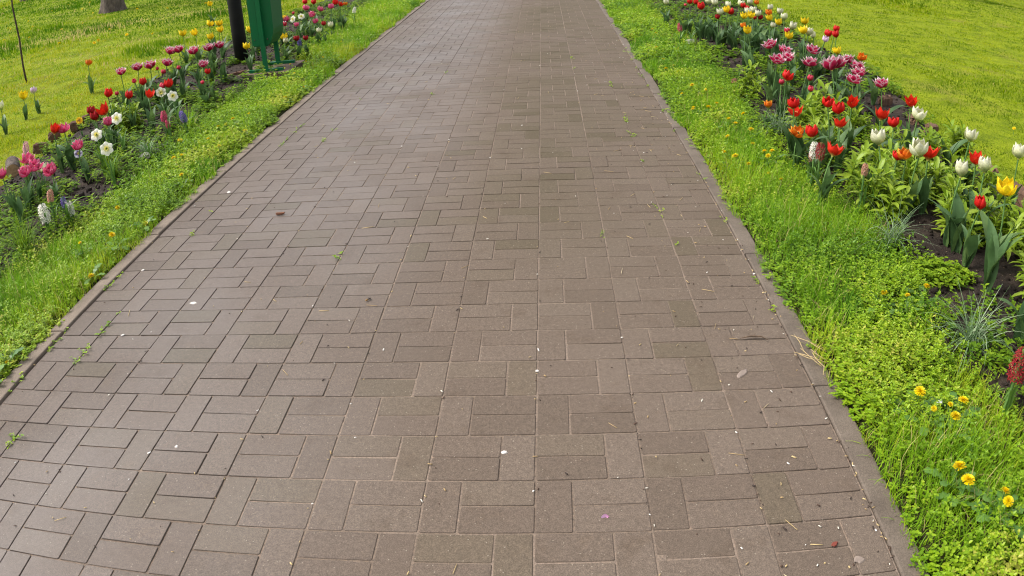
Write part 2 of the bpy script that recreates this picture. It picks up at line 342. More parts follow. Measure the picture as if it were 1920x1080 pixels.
# ---- path: a sand sheet with every paver laid on it
def sand_z(X, Y):
    fill = np.clip((fbm(X * 1.1, Y * .7, 91) - .38) * 3.2 - .6 * np.clip((-X - 1.25) * 2.2, 0, 1) - .35 * np.clip((X - .35) * 3, 0, 1) + .5 * np.exp(-((X - .1) / .7) ** 2), 0, 1)
    return -.0042 + .0020 * fill + .0008 * (vnoise(X * 25, Y * 25, 92) - .5)
path = prop(link('path', heightfield('path_sand', np.linspace(PL - .004, PR + .004, 98), np.concatenate([np.arange(-2.5, 9, .045), np.arange(9, 24, .15)]), lambda X, Y: sand_z(X, Y) + .006 * (fbm(X * 1.3, Y * 1.3, 31) - .5), M['joint'])), kind='structure')
def paver_mesh(L=.1952, W=.0952, c=.0035, b=.0018, t=.03):
    V = []
    for ins, z in ((0, -t), (0, -b), (b * .45, -b * .25), (b, 0)):
        x, y, k = L / 2 - ins, W / 2 - ins, c
        V += [(x, -y + k, z), (x, y - k, z), (x - k, y, z), (-x + k, y, z), (-x, y - k, z), (-x, -y + k, z), (-x + k, -y, z), (x - k, -y, z)]
    F = [(r * 8 + i, r * 8 + (i + 1) % 8, (r + 1) * 8 + (i + 1) % 8, (r + 1) * 8 + i) for r in range(3) for i in range(8)] + [tuple(range(24, 32))]
    return np.array(V), F
pv, pf = paver_mesh()
slots = []                                  # x, y, turned
for r in range(-8, 116):
    y0 = r * .2
    for c in range(-6, 3):
        x0 = c * .3
        if r % 2 == 0:  slots += [(x0 + .05, y0 + .1, 1), (x0 + .2, y0 + .05, 0), (x0 + .2, y0 + .15, 0)]
        else:           slots += [(x0 + .1, y0 + .05, 0), (x0 + .1, y0 + .15, 0), (x0 + .25, y0 + .1, 1)]
    if r % 2 == 1: slots += [(-1.95, y0 + .1, 1), (-1.85, y0 + .1, 1)]
    else: slots += [(-1.9, y0 + .05, 0), (-1.9, y0 + .15, 0)]
S = np.array(slots)
u, v = pixel(S[:, 0], S[:, 1]); inside = (u > -60) & (u < 1980) & (v > -30) & (v < 1120)
full = (u > 30) & (u < 1890) & (v > 20) & (v < 1060)
D = np.sqrt(cdist(S[:, 0], S[:, 1]) ** 2 + CAM[2] ** 2); size = CAM[2] / D ** 3 * np.where(full, 1, np.where(inside, .35, 0))
order = np.argsort(-size); near = set(order[:300].tolist())
pm = mesh('paver', pv, pf, M['paver'])
sag = lambda x, y: .006 * (fbm(x * 1.3, y * 1.3, 31) - .5)
restV, restF, restA = [], [], []
for i, (x, y, tn) in enumerate(slots):
    rr = random.Random(i * 7919 + 3)
    rot = (max(-.006, min(.006, rr.gauss(0, .003))), max(-.006, min(.006, rr.gauss(0, .003))), rr.gauss(0, .006) + (math.pi / 2 if tn else 0))
    loc = (x + rr.gauss(0, .0006), y + rr.gauss(0, .0006), float(sag(x, y)) + max(-.0003, rr.gauss(0, .0005)))
    if rr.random() < .05: loc = (loc[0], loc[1], loc[2] - .0009); rot = (rot[0] + rr.choice((-.008, .008)), rot[1], rot[2])
    if i in near: link('paver', pm, path, loc, rot)
    else:
        Mx = np.array(Matrix.Translation(loc) @ Matrix.Rotation(rot[2], 4, 'Z') @ Matrix.Rotation(rot[0], 4, 'X'))
        n = len(restV) * len(pv); restV.append(pv @ Mx[:3, :3].T + Mx[:3, 3]); restF += [tuple(k + n for k in f) for f in pf]; restA.append(np.full(len(pv), rr.random()))
prop(link('paving', mesh('paving', np.concatenate(restV), restF, M['paver_far'], attrs={'v': np.concatenate(restA)}), path), kind='stuff')

# ---- kerbs, one stone per metre
def kerb(name, x0, x1, off, lo, hi, mt):
    k = prop(link(name, mesh(name + '_bedding', [(x0 + .002, -2.4, -.07), (x1 - .002, -2.4, -.07), (x1 - .002, 23, -.07), (x0 + .002, 23, -.07)], [(0, 1, 2, 3)], M['joint'])), kind='structure')
    hx, hy, b = (x1 - x0) / 2 - .002, .497, .006
    V = []
    for ins, z in ((0, -.12), (0, -b), (b * .3, -b * .3), (b, 0)):
        for j in range(5): V.append((-hx + ins, -hy + ins + j * (2 * hy - 2 * ins) / 4 if 0 < j < 4 else (-hy + ins if j == 0 else hy - ins), z))
        for j in range(5): V.append((hx - ins, hy - ins - j * (2 * hy - 2 * ins) / 4, z))
    F = [(r * 10 + i, r * 10 + i + 10, r * 10 + (i + 1) % 10 + 10, r * 10 + (i + 1) % 10) for r in range(3) for i in range(10)]
    F += [(30 + j, 30 + 9 - j, 30 + 8 - j, 30 + j + 1) for j in range(4)]
    F = [f[::-1] if i < 30 else f for i, f in enumerate(F)]
    Vn = np.array(V)
    ms = []
    for q in range(3):
        Vq = Vn.copy(); w = .004 * (vnoise(Vn[:, 1] * 6 + q * 9, Vn[:, 2] * 0, 41 + q) - .5); Vq[:, 0] += w * (Vn[:, 2] > -.05); Vq[:, 2] += .003 * (vnoise(Vn[:, 1] * 9 + q, Vn[:, 0] * 20, 44) - .5) * (Vn[:, 2] > -.05)
        ms.append(mesh('kerb_stone', Vq, [f[::-1] for f in F], M[mt]))
    for j in range(-2, 22):
        rr = random.Random(j * 31 + int(x0 * 100))
        link('kerb_stone', ms[j % 3], k, ((x0 + x1) / 2 + rr.gauss(0, .002), j + off, rr.uniform(lo, hi)), (rr.gauss(0, .003), rr.gauss(0, .012), rr.gauss(0, .0022)))
kerb('kerb_left', KL, PL - .005, .52, .004, .010, 'kerb'); kerb('kerb_right', PR + .004, KR, .1, .001, .006, 'kerb2')

# ================================================================== grass and ground cover (uncountable: one object per area)
def spread(n, x0, x1, y0, y1):
    return rng.uniform(x0, x1, n), rng.uniform(y0, y1, n)

def blades(x, y, z, h, w, nseg=2, lean=.5, curl=.6):
    """n tapering grass blades, quads"""
    n = len(x); yaw = rng.uniform(0, 2 * math.pi, n); le = np.abs(rng.normal(0, lean, n)); cu = rng.uniform(.1, curl, n)
    dx, dy = np.cos(yaw), np.sin(yaw); sx, sy = -dy, dx
    P_ = []
    px = np.zeros(n); pz = np.zeros(n); ang = le
    for s in range(nseg + 1):
        t = s / nseg; ww = w * (1 - .85 * t ** 1.5) * .5
        for sg in (-1, 1):
            P_.append(np.stack([x + dx * px + sg * sx * ww, y + dy * px + sg * sy * ww, z + pz], -1))
        px = px + np.sin(ang) * h / nseg; pz = pz + np.cos(ang) * h / nseg; ang = ang + cu / nseg * 1.6
    m = 2 * (nseg + 1); V = np.stack(P_, 1).reshape(-1, 3)
    b = np.arange(n)[:, None] * m
    F = np.concatenate([b + np.array([[2 * s, 2 * s + 1, 2 * s + 3, 2 * s + 2]]) for s in range(nseg)], 1).reshape(-1, 4)
    return V, F, m

def sprig_proto(seed, leaf=.011, h=.05, pairs=4, fine=True):
    """a little upright weed: opposite pairs of oval leaves up a stem, a rosette on top"""
    r = np.random.default_rng(seed); V = []; F = []
    def lf(p, yaw, pit, L):
        W = L * r.uniform(.27, .36); d = np.array([math.cos(yaw) * math.cos(pit), math.sin(yaw) * math.cos(pit), math.sin(pit)])
        s = np.array([-math.sin(yaw), math.cos(yaw), 0]); u = np.cross(d, s); n = len(V)
        p = np.array(p)
        if fine:
            V.extend([p, p + d * L * .33 + s * W + u * W * .4, p + d * L * .72 + s * W * .8 + u * W * .3, p + d * L, p + d * L * .72 - s * W * .8 + u * W * .3, p + d * L * .33 - s * W + u * W * .4])
            F.extend([(n, n + 1, n + 2, n + 3), (n, n + 3, n + 4, n + 5)])
        else:
            V.extend([p, p + d * L * .45 + s * W * 1.15 + u * W * .4, p + d * L, p + d * L * .45 - s * W * 1.15 + u * W * .4]); F.append((n, n + 1, n + 2, n + 3))
    bx, by = r.normal(0, .012, 2)
    for k in range(pairs):
        t = (k + 1) / pairs; p = (bx * t * t, by * t * t, h * t * r.uniform(.9, 1.05)); y0 = k * 1.57 + r.uniform(-.4, .4)
        for s in (0, math.pi): lf(p, y0 + s + r.normal(0, .25), r.uniform(-.1, .55), leaf * r.uniform(.75, 1.25))
    for k in range(2): lf((bx, by, h), r.uniform(0, 6.3), r.uniform(.3, 1.0), leaf * .7)
    return np.array(V), np.array(F)

def scatter(protos, x, y, z, s, tint, tilt=.25, zs=None):
    n = len(x); Vs, Fs, As = [], [], []; which = rng.integers(0, len(protos), n); off = 0
    for k, (pv_, pf_) in enumerate(protos):
        I = np.nonzero(which == k)[0]; m = len(I)
        if not m: continue
        yaw = rng.uniform(0, 2 * math.pi, m); c, sn = np.cos(yaw), np.sin(yaw); tx, ty = rng.normal(0, tilt, (2, m))
        zz = pv_[None, :, 2] * (s[I] if zs is None else zs[I])[:, None]
        X = (pv_[None, :, 0] * c[:, None] - pv_[None, :, 1] * sn[:, None]) * s[I][:, None] + zz * tx[:, None] + x[I][:, None]
        Y = (pv_[None, :, 0] * sn[:, None] + pv_[None, :, 1] * c[:, None]) * s[I][:, None] + zz * ty[:, None] + y[I][:, None]
        Vs.append(np.stack([X, Y, zz + z[I][:, None]], -1).reshape(-1, 3))
        Fs.append((pf_[None] + (np.arange(m) * len(pv_))[:, None, None] + off).reshape(-1, 4)); off += m * len(pv_)
        nl = len(pv_); per = 6 if nl % 6 == 0 and len(pf_) * 3 == nl else 4
        lt = rng.normal(0, .13, (m, nl // per)).repeat(per, 1)
        As.append(np.clip(tint[I][:, None] + lt, 0, .97).ravel())
    return np.concatenate(Vs), np.concatenate(Fs), np.concatenate(As)

def join(parts):
    off = 0; Vs, Fs, As = [], [], []
    for V, F, A in parts: Vs.append(V); Fs.append(F + off); As.append(A); off += len(V)
    return np.concatenate(Vs), np.concatenate(Fs), np.concatenate(As)

PF = [sprig_proto(k, .0135, .055, 4, True) for k in range(8)]
PC = [sprig_proto(k + 50, .016, .05, 3, False) for k in range(8)]

sx, sy = -2.845, 6.38                    # the bin's slab stays clear
def verge(name, label, xa, xb, y0, y1, ko):
    """xa, xb functions of y (xa = kerb side)"""
    sp, gr = [], []
    bias = (lambda y: np.interp(y, [-.5, .2, .5, 1, 1.7, 2.5, 3, 4.5, 5.5, 6.5, 8], [-.08, 0, -.05, .04, .12, .1, -.04, -.08, .1, .12, -.02])) if name == 'right' else (lambda y: np.interp(y, [0, 1.5, 2, 3, 3.4, 4.5, 5.8, 7], [.05, .1, .05, .12, -.02, -.1, .04, .25]))
    for a, b, dens, protos, sc, gd, gw, seg in ((y0, 2.6, 4700, PF, .9, 10500, .0028, 3), (2.6, 5.5, 3300, PC, 1.05, 8500, .0040, 2), (5.5, y1, 1400, PC, 1.7, 4600, .0065, 2)):
        L = 1.0; n = int((b - a) * L * dens); y = rng.uniform(a, b, n); t = rng.uniform(0, 1, n)
        A, B = xa(y), xb(y); sgn = np.sign(B - A)
        x = A + (t - .07) * sgn * L; w = np.abs(B - A); o_ = (x - A) * sgn
        over = o_ - w; keep = (over < .0) | (rng.random(n) < np.exp(-np.maximum(over, 0) / .045) * .8)
        keep &= ~((np.abs(x - sx) < .33) & (y > sy - .6) & (y < sy + .4))
        keep &= (o_ > ko - .14 * fbm(y * 3.0, y * 0 + A, 5) + .012 * rng.normal(0, 1, n)) & near_view(x, y, 620)
        x, y = x[keep], y[keep]
        patch = fbm(x * 2.2, y * 2.2, 61) + bias(y)           # grass tufts against leafy weeds
        k2 = rng.random(len(x)) < np.clip((.52 - patch) * 7 + .5, .22, 1)
        xs_, ys_ = x[k2], y[k2]; m = len(xs_)
        edge = np.clip(((xs_ - xa(ys_)) * np.sign(xb(ys_) - xa(ys_)) + .03) / .10, .3, 1)
        s = sc * rng.uniform(.7, 1.35, m); tint = .5 + 1.3 * (fbm(xs_ * 2.6, ys_ * 2.6, 63) - .5) + rng.normal(0, .1, m)
        hz = sc ** .5 * rng.uniform(.45, 1.7, m) * edge * (.6 + .9 * fbm(xs_ * 4, ys_ * 4, 66))
        sp.append(scatter(protos, xs_, ys_, np.maximum(ground_z(xs_, ys_), .004 * (edge < .6)), s, tint, .28, hz))
        n = int((b - a) * L * gd); y = rng.uniform(a, b, n); t = rng.uniform(0, 1, n); A, B = xa(y), xb(y); sgn = np.sign(B - A); x = A + (t - .06) * sgn * L; o_ = (x - A) * sgn
        over = o_ - np.abs(B - A); patch = fbm(x * 2.2, y * 2.2, 61) + bias(y)
        keep = ((over < 0) | (rng.random(n) < np.exp(-np.maximum(over, 0) / .03) * .5)) & (o_ > ko - .02 - .12 * fbm(y * 3.0, y * 0 + A, 5)) & near_view(x, y, 620)
        keep &= ~((np.abs(x - sx) < .33) & (y > sy - .5) & (y < sy + .4))
        keep &= rng.random(n) < np.clip((patch - .42) * 6 + .35, .3, 1)
        x, y, patch = x[keep], y[keep], patch[keep]; m = len(x)
        h = np.clip((.042 + .085 * np.clip((patch - .45) * 3.2, 0, 1)) * rng.uniform(.5, 1.35, m), .02, .17) * np.clip(np.abs(x - xa(y)) / .06, .5, 1)
        V, F, k = blades(x, y, ground_z(x, y) - .004, h, gw * rng.uniform(.7, 1.4, m), seg, .42, 1.0)
        v_ = np.clip(.5 + 1.6 * (fbm(x * 2, y * 2, 64) - .5) + rng.normal(0, .16, m), 0, .93); v_[rng.random(m) < .06] = 1
        gr.append((V, F, v_.repeat(k)))
    V, F, A = join(sp); o = link('verge_weeds', mesh('verge_weeds', V, F, M['chick'], attrs={'v': A})); prop(o, label[0], 'weeds', kind='stuff')
    V, F, A = join(gr); o = link('verge_grass', mesh('verge_grass', V, F, M['blade'], attrs={'v': A})); prop(o, label[1], 'grass', kind='stuff')

verge('right', ('low leafy chickweed covering the verge right of the path', 'loose green grass tufts in the verge right of the path'), lambda y: KR + .0 * y, r_in, -.7, 14, .055)
verge('left', ('low leafy chickweed covering the verge left of the path', 'loose green grass tufts in the verge left of the path'), lambda y: KL + .0 * y, l_in, -.9, 15, .06)

STRAW = [(-9.6, 12.0, 1.0), (-9.3, 13.0, .8), (-8.1, 13.2, .7), (-6.7, 13.8, .9), (-7.2, 9.2, .6), (-6.2, 10.2, .7), (-5.4, 8.2, .4)]
def lawn(name, label, xf, sgn, span, d0, d1, dens0, height, straw=(), mat='lawn', tf=1.):
    """blades thin out and widen with distance"""
    parts = []
    edges = [d0, 4.5, 6, 8, 11, 15, 22, 34, 48]
    for a, b in zip(edges[:-1], edges[1:]):
        if b <= d0 or a >= d1: continue
        dm = (a + b) / 2; dens = dens0 * (4.2 / dm) ** 1.8
        yA, yB = -1, b; xa_, xb_ = (2.4, min(b, span)) if sgn > 0 else (-min(b, span), -3.6)
        n = int((yB - yA) * (xb_ - xa_) * dens); x, y = spread(n, xa_, xb_, yA, yB); d = cdist(x, y)
        keep = (d >= a) & (d < b) & near_view(x, y, 330)
        lim = xf(y); over = (x - lim) * sgn; keep &= (over > -.02) | (rng.random(n) < np.exp(np.minimum(over, 0) / .04) * .6)
        x, y, d = x[keep], y[keep], d[keep]; m = len(x)
        tall = fbm(x * .55, y * .55, 71); big = fbm(x * .23, y * .23, 73)
        sf = np.zeros(m)
        for (ex, ey, sr) in straw: sf = np.maximum(sf, np.exp(-(((x - ex) / (sr * 1.5)) ** 2 + ((y - ey) / (sr * .45)) ** 2)))
        h = height * (.5 + 2.2 * tf * np.clip((tall - .46) * 3.2, 0, 1)) * rng.uniform(.5, 1.4, m) * (1 - .5 * sf) * (.6 + .9 * vnoise(x * 5, y * 5, 78))
        h *= np.clip((dm / 4.2) ** .35, 1, 1.8)
        w = .0042 * (dm / 4.2) ** .95 * rng.uniform(.7, 1.5, m)
        V, F, k = blades(x, y, ground_z(x, y) - .004, h, w, 2 if b <= 11 else 1, .6, 1.1)
        v_ = np.clip(.52 + (1.5 if sgn > 0 else 2.4) * (big - .5) + 1.1 * (fbm(x * 2.4, y * 4, 75) - .5) + .5 * (vnoise(x * 7, y * 7, 77) - .5) - .45 * (vnoise(x * 9, y * 9, 79) > .8) - .9 * tf * np.clip((tall - .48) * 2.5, 0, .6) + rng.normal(0, .14, m), 0, .9)
        v_[(rng.random(m) < .02 + .55 * sf)] = 1
        parts.append((V, F, v_.repeat(k)))
    V, F, A = join(parts); o = link(name, mesh(name, V, F, M[mat], attrs={'v': A})); return prop(o, label, 'grass', kind='stuff')
lawn('lawn_grass', 'short mown yellow-green lawn beyond the right flower bed', r_out, 1, 24, 3.0, 34, 7400, .022, tf=.42)
lawn('lawn_grass', 'longer green lawn with straw patches beyond the left flower bed', l_out, -1, 45, 5.0, 48, 5800, .040, STRAW, 'lawn2', .6)

# ---- weeds and clods in the beds
def bed_stuff(fin, fout, y0, y1, side):
    n = 6400; y = y0 + (y1 - y0) * rng.random(n) ** 1.4; t = rng.random(n); A, B = fin(y), fout(y); x = A + (B - A) * t
    p = fbm(x * 2.6, y * 2.6, 81)
    keep = (rng.random(n) < np.clip((p - .42) * 5 + .75 * np.exp(-t / .1) + .5 * np.exp(-(1 - t) / .1), .03, 1)) & near_view(x, y, 620)
    x, y = x[keep], y[keep]; m = len(x); d = cdist(x, y); lod = np.clip(d / 4, .9, 2.0)
    V, F, A_ = scatter([sprig_proto(k + 90, .021, .055, 4, True) for k in range(6)], x, y, soil_z(x, y), lod * rng.uniform(.6, 1.3, m), rng.uniform(.15, .9, m), .35, rng.uniform(.5, 1.5, m))
    prop(link('bed_weeds', mesh('bed_weeds', V, F, M['weed'], attrs={'v': A_})), 'small green weed seedlings on the dark soil of the %s flower bed' % side, 'weeds', kind='stuff')
    n = 3500; y = y0 + (y1 - y0) * rng.random(n) ** 1.6; t = rng.random(n); A, B = fin(y), fout(y); x = A + (B - A) * t
    s = rng.uniform(.004, .013, n) * (1 + (rng.random(n) < .06) * 1.2)
    cube = np.array([(-1, -1, -1), (1, -1, -1), (1, 1, -1), (-1, 1, -1), (-1, -1, 1), (1, -1, 1), (1, 1, 1), (-1, 1, 1)], float) * .8
    cf = np.array([(0, 3, 2, 1), (4, 5, 6, 7), (0, 1, 5, 4), (1, 2, 6, 5), (2, 3, 7, 6), (3, 0, 4, 7)])
    C_ = cube[None] * (1 + rng.normal(0, .3, (n, 8, 3))); V = C_ * s[:, None, None] + np.stack([x, y, soil_z(x, y) + s * .3], -1)[:, None]
    prop(link('soil_clods', mesh('soil_clods', V.reshape(-1, 3), (cf[None] + (np.arange(n) * 8)[:, None, None]).reshape(-1, 4), M['soil'])), 'loose dark soil crumbs on the %s flower bed' % side, 'soil', kind='stuff')
bed_stuff(r_in, r_out, -.5, 12, 'right'); bed_stuff(l_in, l_out, 1.0, 13, 'left')

# ================================================================== flowers
def surf(fn, nu, nv, attr):
    """grid surface fn(u,v)->xyz, u,v in 0..1"""
    V, A = [], []
    for j in range(nv + 1):
        for i in range(nu + 1):
            u, v = i / nu, j / nv; V.append(fn(u, v)); A.append(attr(u, v))
    F = [(j * (nu + 1) + i, j * (nu + 1) + i + 1, (j + 1) * (nu + 1) + i + 1, (j + 1) * (nu + 1) + i) for j in range(nv) for i in range(nu)]
    return np.array(V, float), np.array(F), np.array(A)

def petal(Rb, H, flare, W, point, ruffle=0., seed=0, nu=6, nv=7, edge=False):
    """one cupped petal, base at the origin, facing +X. flare: rim radius over belly radius"""
    r = random.Random(seed); ph = r.uniform(0, 6)
    def fn(u, v):
        s = (u - .5) * 2
        rad = .12 * Rb + Rb * .95 * math.sin(min(v / .5, 1) * math.pi / 2) if v < .5 else Rb * (1.07 + (flare - 1.07) * ((v - .5) / .5) ** 1.6)
        w = W * (math.sin(math.pi * min(v * .92 + .06, 1)) ** .6) * (1 - .35 * v * v)
        if v > .8: w *= max(0.04, 1 - ((v - .8) / .2) ** (1 + 1.2 * (1 - point)))
        h = H * (v - .10 * abs(s) * v + .0 * s)
        a = s * w / max(rad, .25 * Rb)
        q = ruffle * Rb * v * v * math.sin(5 * s + ph + 3 * v)
        rr_ = rad - .22 * Rb * abs(s) ** 2 * (1 if flare < 1.2 else .3) * v + q
        return (rr_ * math.cos(a), rr_ * math.sin(a), h + q * .7)
    if edge: at = lambda u, v: max(abs(u - .5) * 2 * .95, (v * 1.02) ** 2.2) * (.35 + .65 * v)
    else: at = lambda u, v: v
    return surf(fn, nu, nv, at)

def place_mesh(parts, name, mat, smooth=True):
    off = 0; Vs, Fs, As = [], [], []
    for (V, F, A), Mx in parts:
        m = np.array(Mx); Vs.append(V @ m[:3, :3].T + m[:3, 3]); Fs.append(F + off); As.append(A); off += len(V)
    return mesh(name, np.concatenate(Vs), np.concatenate(Fs), mat, smooth, {'e': np.concatenate(As)})

RZ = lambda a: Matrix.Rotation(a, 4, 'Z'); RY = lambda a: Matrix.Rotation(a, 4, 'Y'); RX = lambda a: Matrix.Rotation(a, 4, 'X'); T = lambda x, y, z: Matrix.Translation((x, y, z))
# kind -> belly radius, height, flare, half width, pointedness, ruffle, rings of petals (count, scale, lift), edge colouring
TUL = {
 'TR': (.030, .066, .80, .031, .4, .0, ((3, 1, 0), (3, .93, .003)), False),
 'TO': (.030, .066, 1.45, .026, .9, .06, ((3, 1, 0), (3, .9, .004)), False),
 'TY': (.033, .068, 1.12, .031, .7, .07, ((3, 1, 0), (3, .93, .003)), False),
 'TW': (.032, .074, 1.02, .037, .6, .03, ((3, 1, 0), (3, .93, .004)), False),
 'TF': (.036, .052, 1.55, .030, .7, .10, ((5, 1, 0), (5, .82, .006), (4, .55, .012)), True),
 'TP': (.032, .056, 1.20, .029, .5, .10, ((4, 1, 0), (4, .8, .006), (3, .55, .01)), False),
 'TB': (.019, .042, .55, .022, .5, .0, ((3, 1, 0), (3, .9, .002)), False),
 'TN': (.030, .058, 1.15, .028, .6, .08, ((4, 1, 0), (4, .78, .005)), False),
 'TL': (.026, .058, .95, .026, .6, .02, ((3, 1, 0), (3, .92, .003)), False),
 'TD': (.025, .052, .80, .026, .5, .02, ((3, 1, 0), (3, .92, .003)), False),
 'RW': (.025, .055, .80, .026, .5, .02, ((3, 1, 0), (3, .92, .003)), True),
}
def cup_core():
    b = MB(); b.tube([(0, 0, -.004), (0, 0, .004), (0, 0, .03)], [.004, .007, .004], 6)
    for k in range(6):
        a = k * 1.047; b.tube([(.004 * math.cos(a), .004 * math.sin(a), .003), (.011 * math.cos(a), .011 * math.sin(a), .026)], .0018, 4)
    return b.mesh('bloom_heart', M['stamen'])
CORE = cup_core()
PETAL, BLOOM = {}, {}
for k, (Rb, H, fl, W, pt, rf, rings, ed) in TUL.items():
    PETAL[k] = []; bl = [[], []]
    for q in range(2):
        ms = []
        for ri, (cnt, sc, lift) in enumerate(rings):
            pg = petal(Rb * sc, H * (1 if ri == 0 else .97 + .02 * ri), 1 + (fl - 1) * (1 - .25 * ri), W * (1 if ri == 0 else .9), pt, rf, 10 * q + ri, edge=ed)
            ms.append(mesh('petal', pg[0], pg[1], P[k], True, {'e': pg[2]}))
            bl[q] += [(pg, T(0, 0, lift) @ RZ(j * 2 * math.pi / cnt + ri * math.pi / cnt + .3 * q) @ RY(random.gauss(0, .07))) for j in range(cnt)]
        PETAL[k].append(ms)
    BLOOM[k] = [place_mesh(b, 'bloom', P[k]) for b in bl]

def tulip_leaf(seed, L, W, curl, fold):
    r = random.Random(seed); tw = r.uniform(-.5, .5); wv = r.uniform(0, 6)
    def fn(u, v):
        s = (u - .5) * 2; w = W * (math.sin(math.pi * min(1, .12 + v * .9)) ** .75) * (1 if v < .97 else .3)
        ang = .12 + curl * v ** 1.6; x = L * (math.sin(.12) * v + curl * .55 * v ** 2.4); z = L * v * (1 - .32 * curl * v * v)
        f = fold * (1 - v * .7); yy = s * w * math.cos(f); lift = abs(s) * w * math.sin(f)
        rip = .006 * math.sin(9 * v + wv) * s * (v > .1)
        c, n = math.cos(tw * v), math.sin(tw * v)
        return (x - lift * .8 * c + rip, yy * c + x * n * .25, z + lift * .5 * v + rip)
    V, F, A = surf(fn, 4, 10, lambda u, v: v)
    return mesh('leaf', V, F, M['tleaf'], True)
LEAF = [tulip_leaf(k, .22 + .02 * (k % 4), .021 + .005 * (k % 4), (.1, .25, .45, .8)[k % 4], (.75, .6, .45)[k % 3]) for k in range(9)]
def strap(seed, L, W, curl):
    def fn(u, v):
        s = (u - .5) * 2; w = W * (1 - .8 * v ** 4); a = curl * v * v
        return (L * (.06 * v + .6 * a * v), s * w, L * v * (1 - .38 * a * v) + abs(s) * W * .5)
    V, F, A = surf(fn, 2, 8, lambda u, v: v); return mesh('leaf', V, F, M['strap'], True)
STRAP = [strap(k, .20 + .02 * k, .0055 + .0006 * k, .2 + .22 * k) for k in range(5)]
def stem_mesh(b):
    m = MB(); m.tube([(b * math.sin(t * math.pi), .6 * b * math.sin(t * math.pi), t) for t in np.linspace(0, 1, 7)], [.0048, .0045, .0042, .004, .004, .004, .0045], 6, False)
    return m.mesh('stem', M['stem'], True)
STEM = [stem_mesh(b) for b in (0, .012, -.014, .02)]

def daffodil_bloom():
    ps = []
    for k in range(6):
        def fn(u, v):
            s = (u - .5) * 2; return ((.006 + .036 * v), s * .020 * math.sin(math.pi * min(1, .12 + v * .82)) , .004 * math.sin(v * 3) - .003 * abs(s))
        ps.append((surf(fn, 4, 5, lambda u, v: v), RZ(k * math.pi / 3) @ RX(.15 if k % 2 else -.1)))
    return place_mesh(ps, 'bloom', P['DF'])
def daffodil_cup():
    pg = surf(lambda u, v: ((.006 + .006 * v + .001 * math.sin(u * 38) * v) * math.cos(2 * math.pi * u), (.006 + .006 * v) * math.sin(2 * math.pi * u), .014 * v), 16, 3, lambda u, v: v)
    return mesh('cup', pg[0], pg[1], P['DC'], True, {'e': pg[2]})
DAF, DCUP = daffodil_bloom(), daffodil_cup()

def floret(n=6, L=.016):
    V, F, A = [(0, 0, -.004)], [], [0]
    for k in range(n):
        a = 2 * math.pi * k / n; i = len(V)
        for rr_, aa, z, e in ((.5, -.32, .004, .5), (1, 0, -.001, 1), (.5, .32, .004, .5)): V.append((L * rr_ * math.cos(a + aa), L * rr_ * math.sin(a + aa), z)); A.append(e)
        F.append((0, i, i + 1, i + 2))
    return np.array(V), np.array(F), np.array(A)
FLO = floret()
def spike(kind, seed, H=.095, Rr=.025, n=48):
    r = random.Random(seed); ps = []
    for k in range(n):
        t = k / n; a = k * 2.4; z = H * t; rad = Rr * (math.sin(math.pi * (.22 + .7 * t)) ** .6)
        el = .1 + t * .9 + r.gauss(0, .15)
        Mx = T(rad * math.cos(a), rad * math.sin(a), z) @ RZ(a + r.gauss(0, .2)) @ RY(math.pi / 2 - el) @ RZ(r.uniform(0, 6)) @ Matrix.Scale(r.uniform(.75, 1.05), 4)
        ps.append((FLO, Mx))
    return place_mesh(ps, 'flower_spike', P[kind], False)
SPIKE = {k: spike(k, i) for i, k in enumerate(('HW', 'HB', 'HP', 'HL', 'HS', 'HR'))}
def pansy(kind):
    ps = []
    for k, (a, s) in enumerate(((1.57, 1), (.5, 1), (2.64, 1), (-.75, 1.05), (3.9, 1.05))):
        def fn(u, v):
            q = (u - .5) * 2; return (.003 + .024 * v * s, q * .017 * s * math.sin(math.pi * min(1, .1 + v * .75)), .002 * k * .4 + .003 * math.sin(q * 4))
        ps.append((surf(fn, 4, 4, lambda u, v: v), RZ(a)))
    return place_mesh(ps, 'bloom', P[kind])
PAN = {k: pansy(k) for k in ('PY', 'PV')}

def leaves(root, meshes, n, rr, s0, s1, name='leaf'):
    a0 = rr.uniform(0, 6.28)
    for k in range(n):
        s = rr.uniform(s0, s1); l = link(name, rr.choice(meshes), root, (rr.gauss(0, .006), rr.gauss(0, .006), 0), (0, 0, a0 + k * 6.28 / n + rr.gauss(0, .35)), (s, s * rr.uniform(.85, 1.15), s))

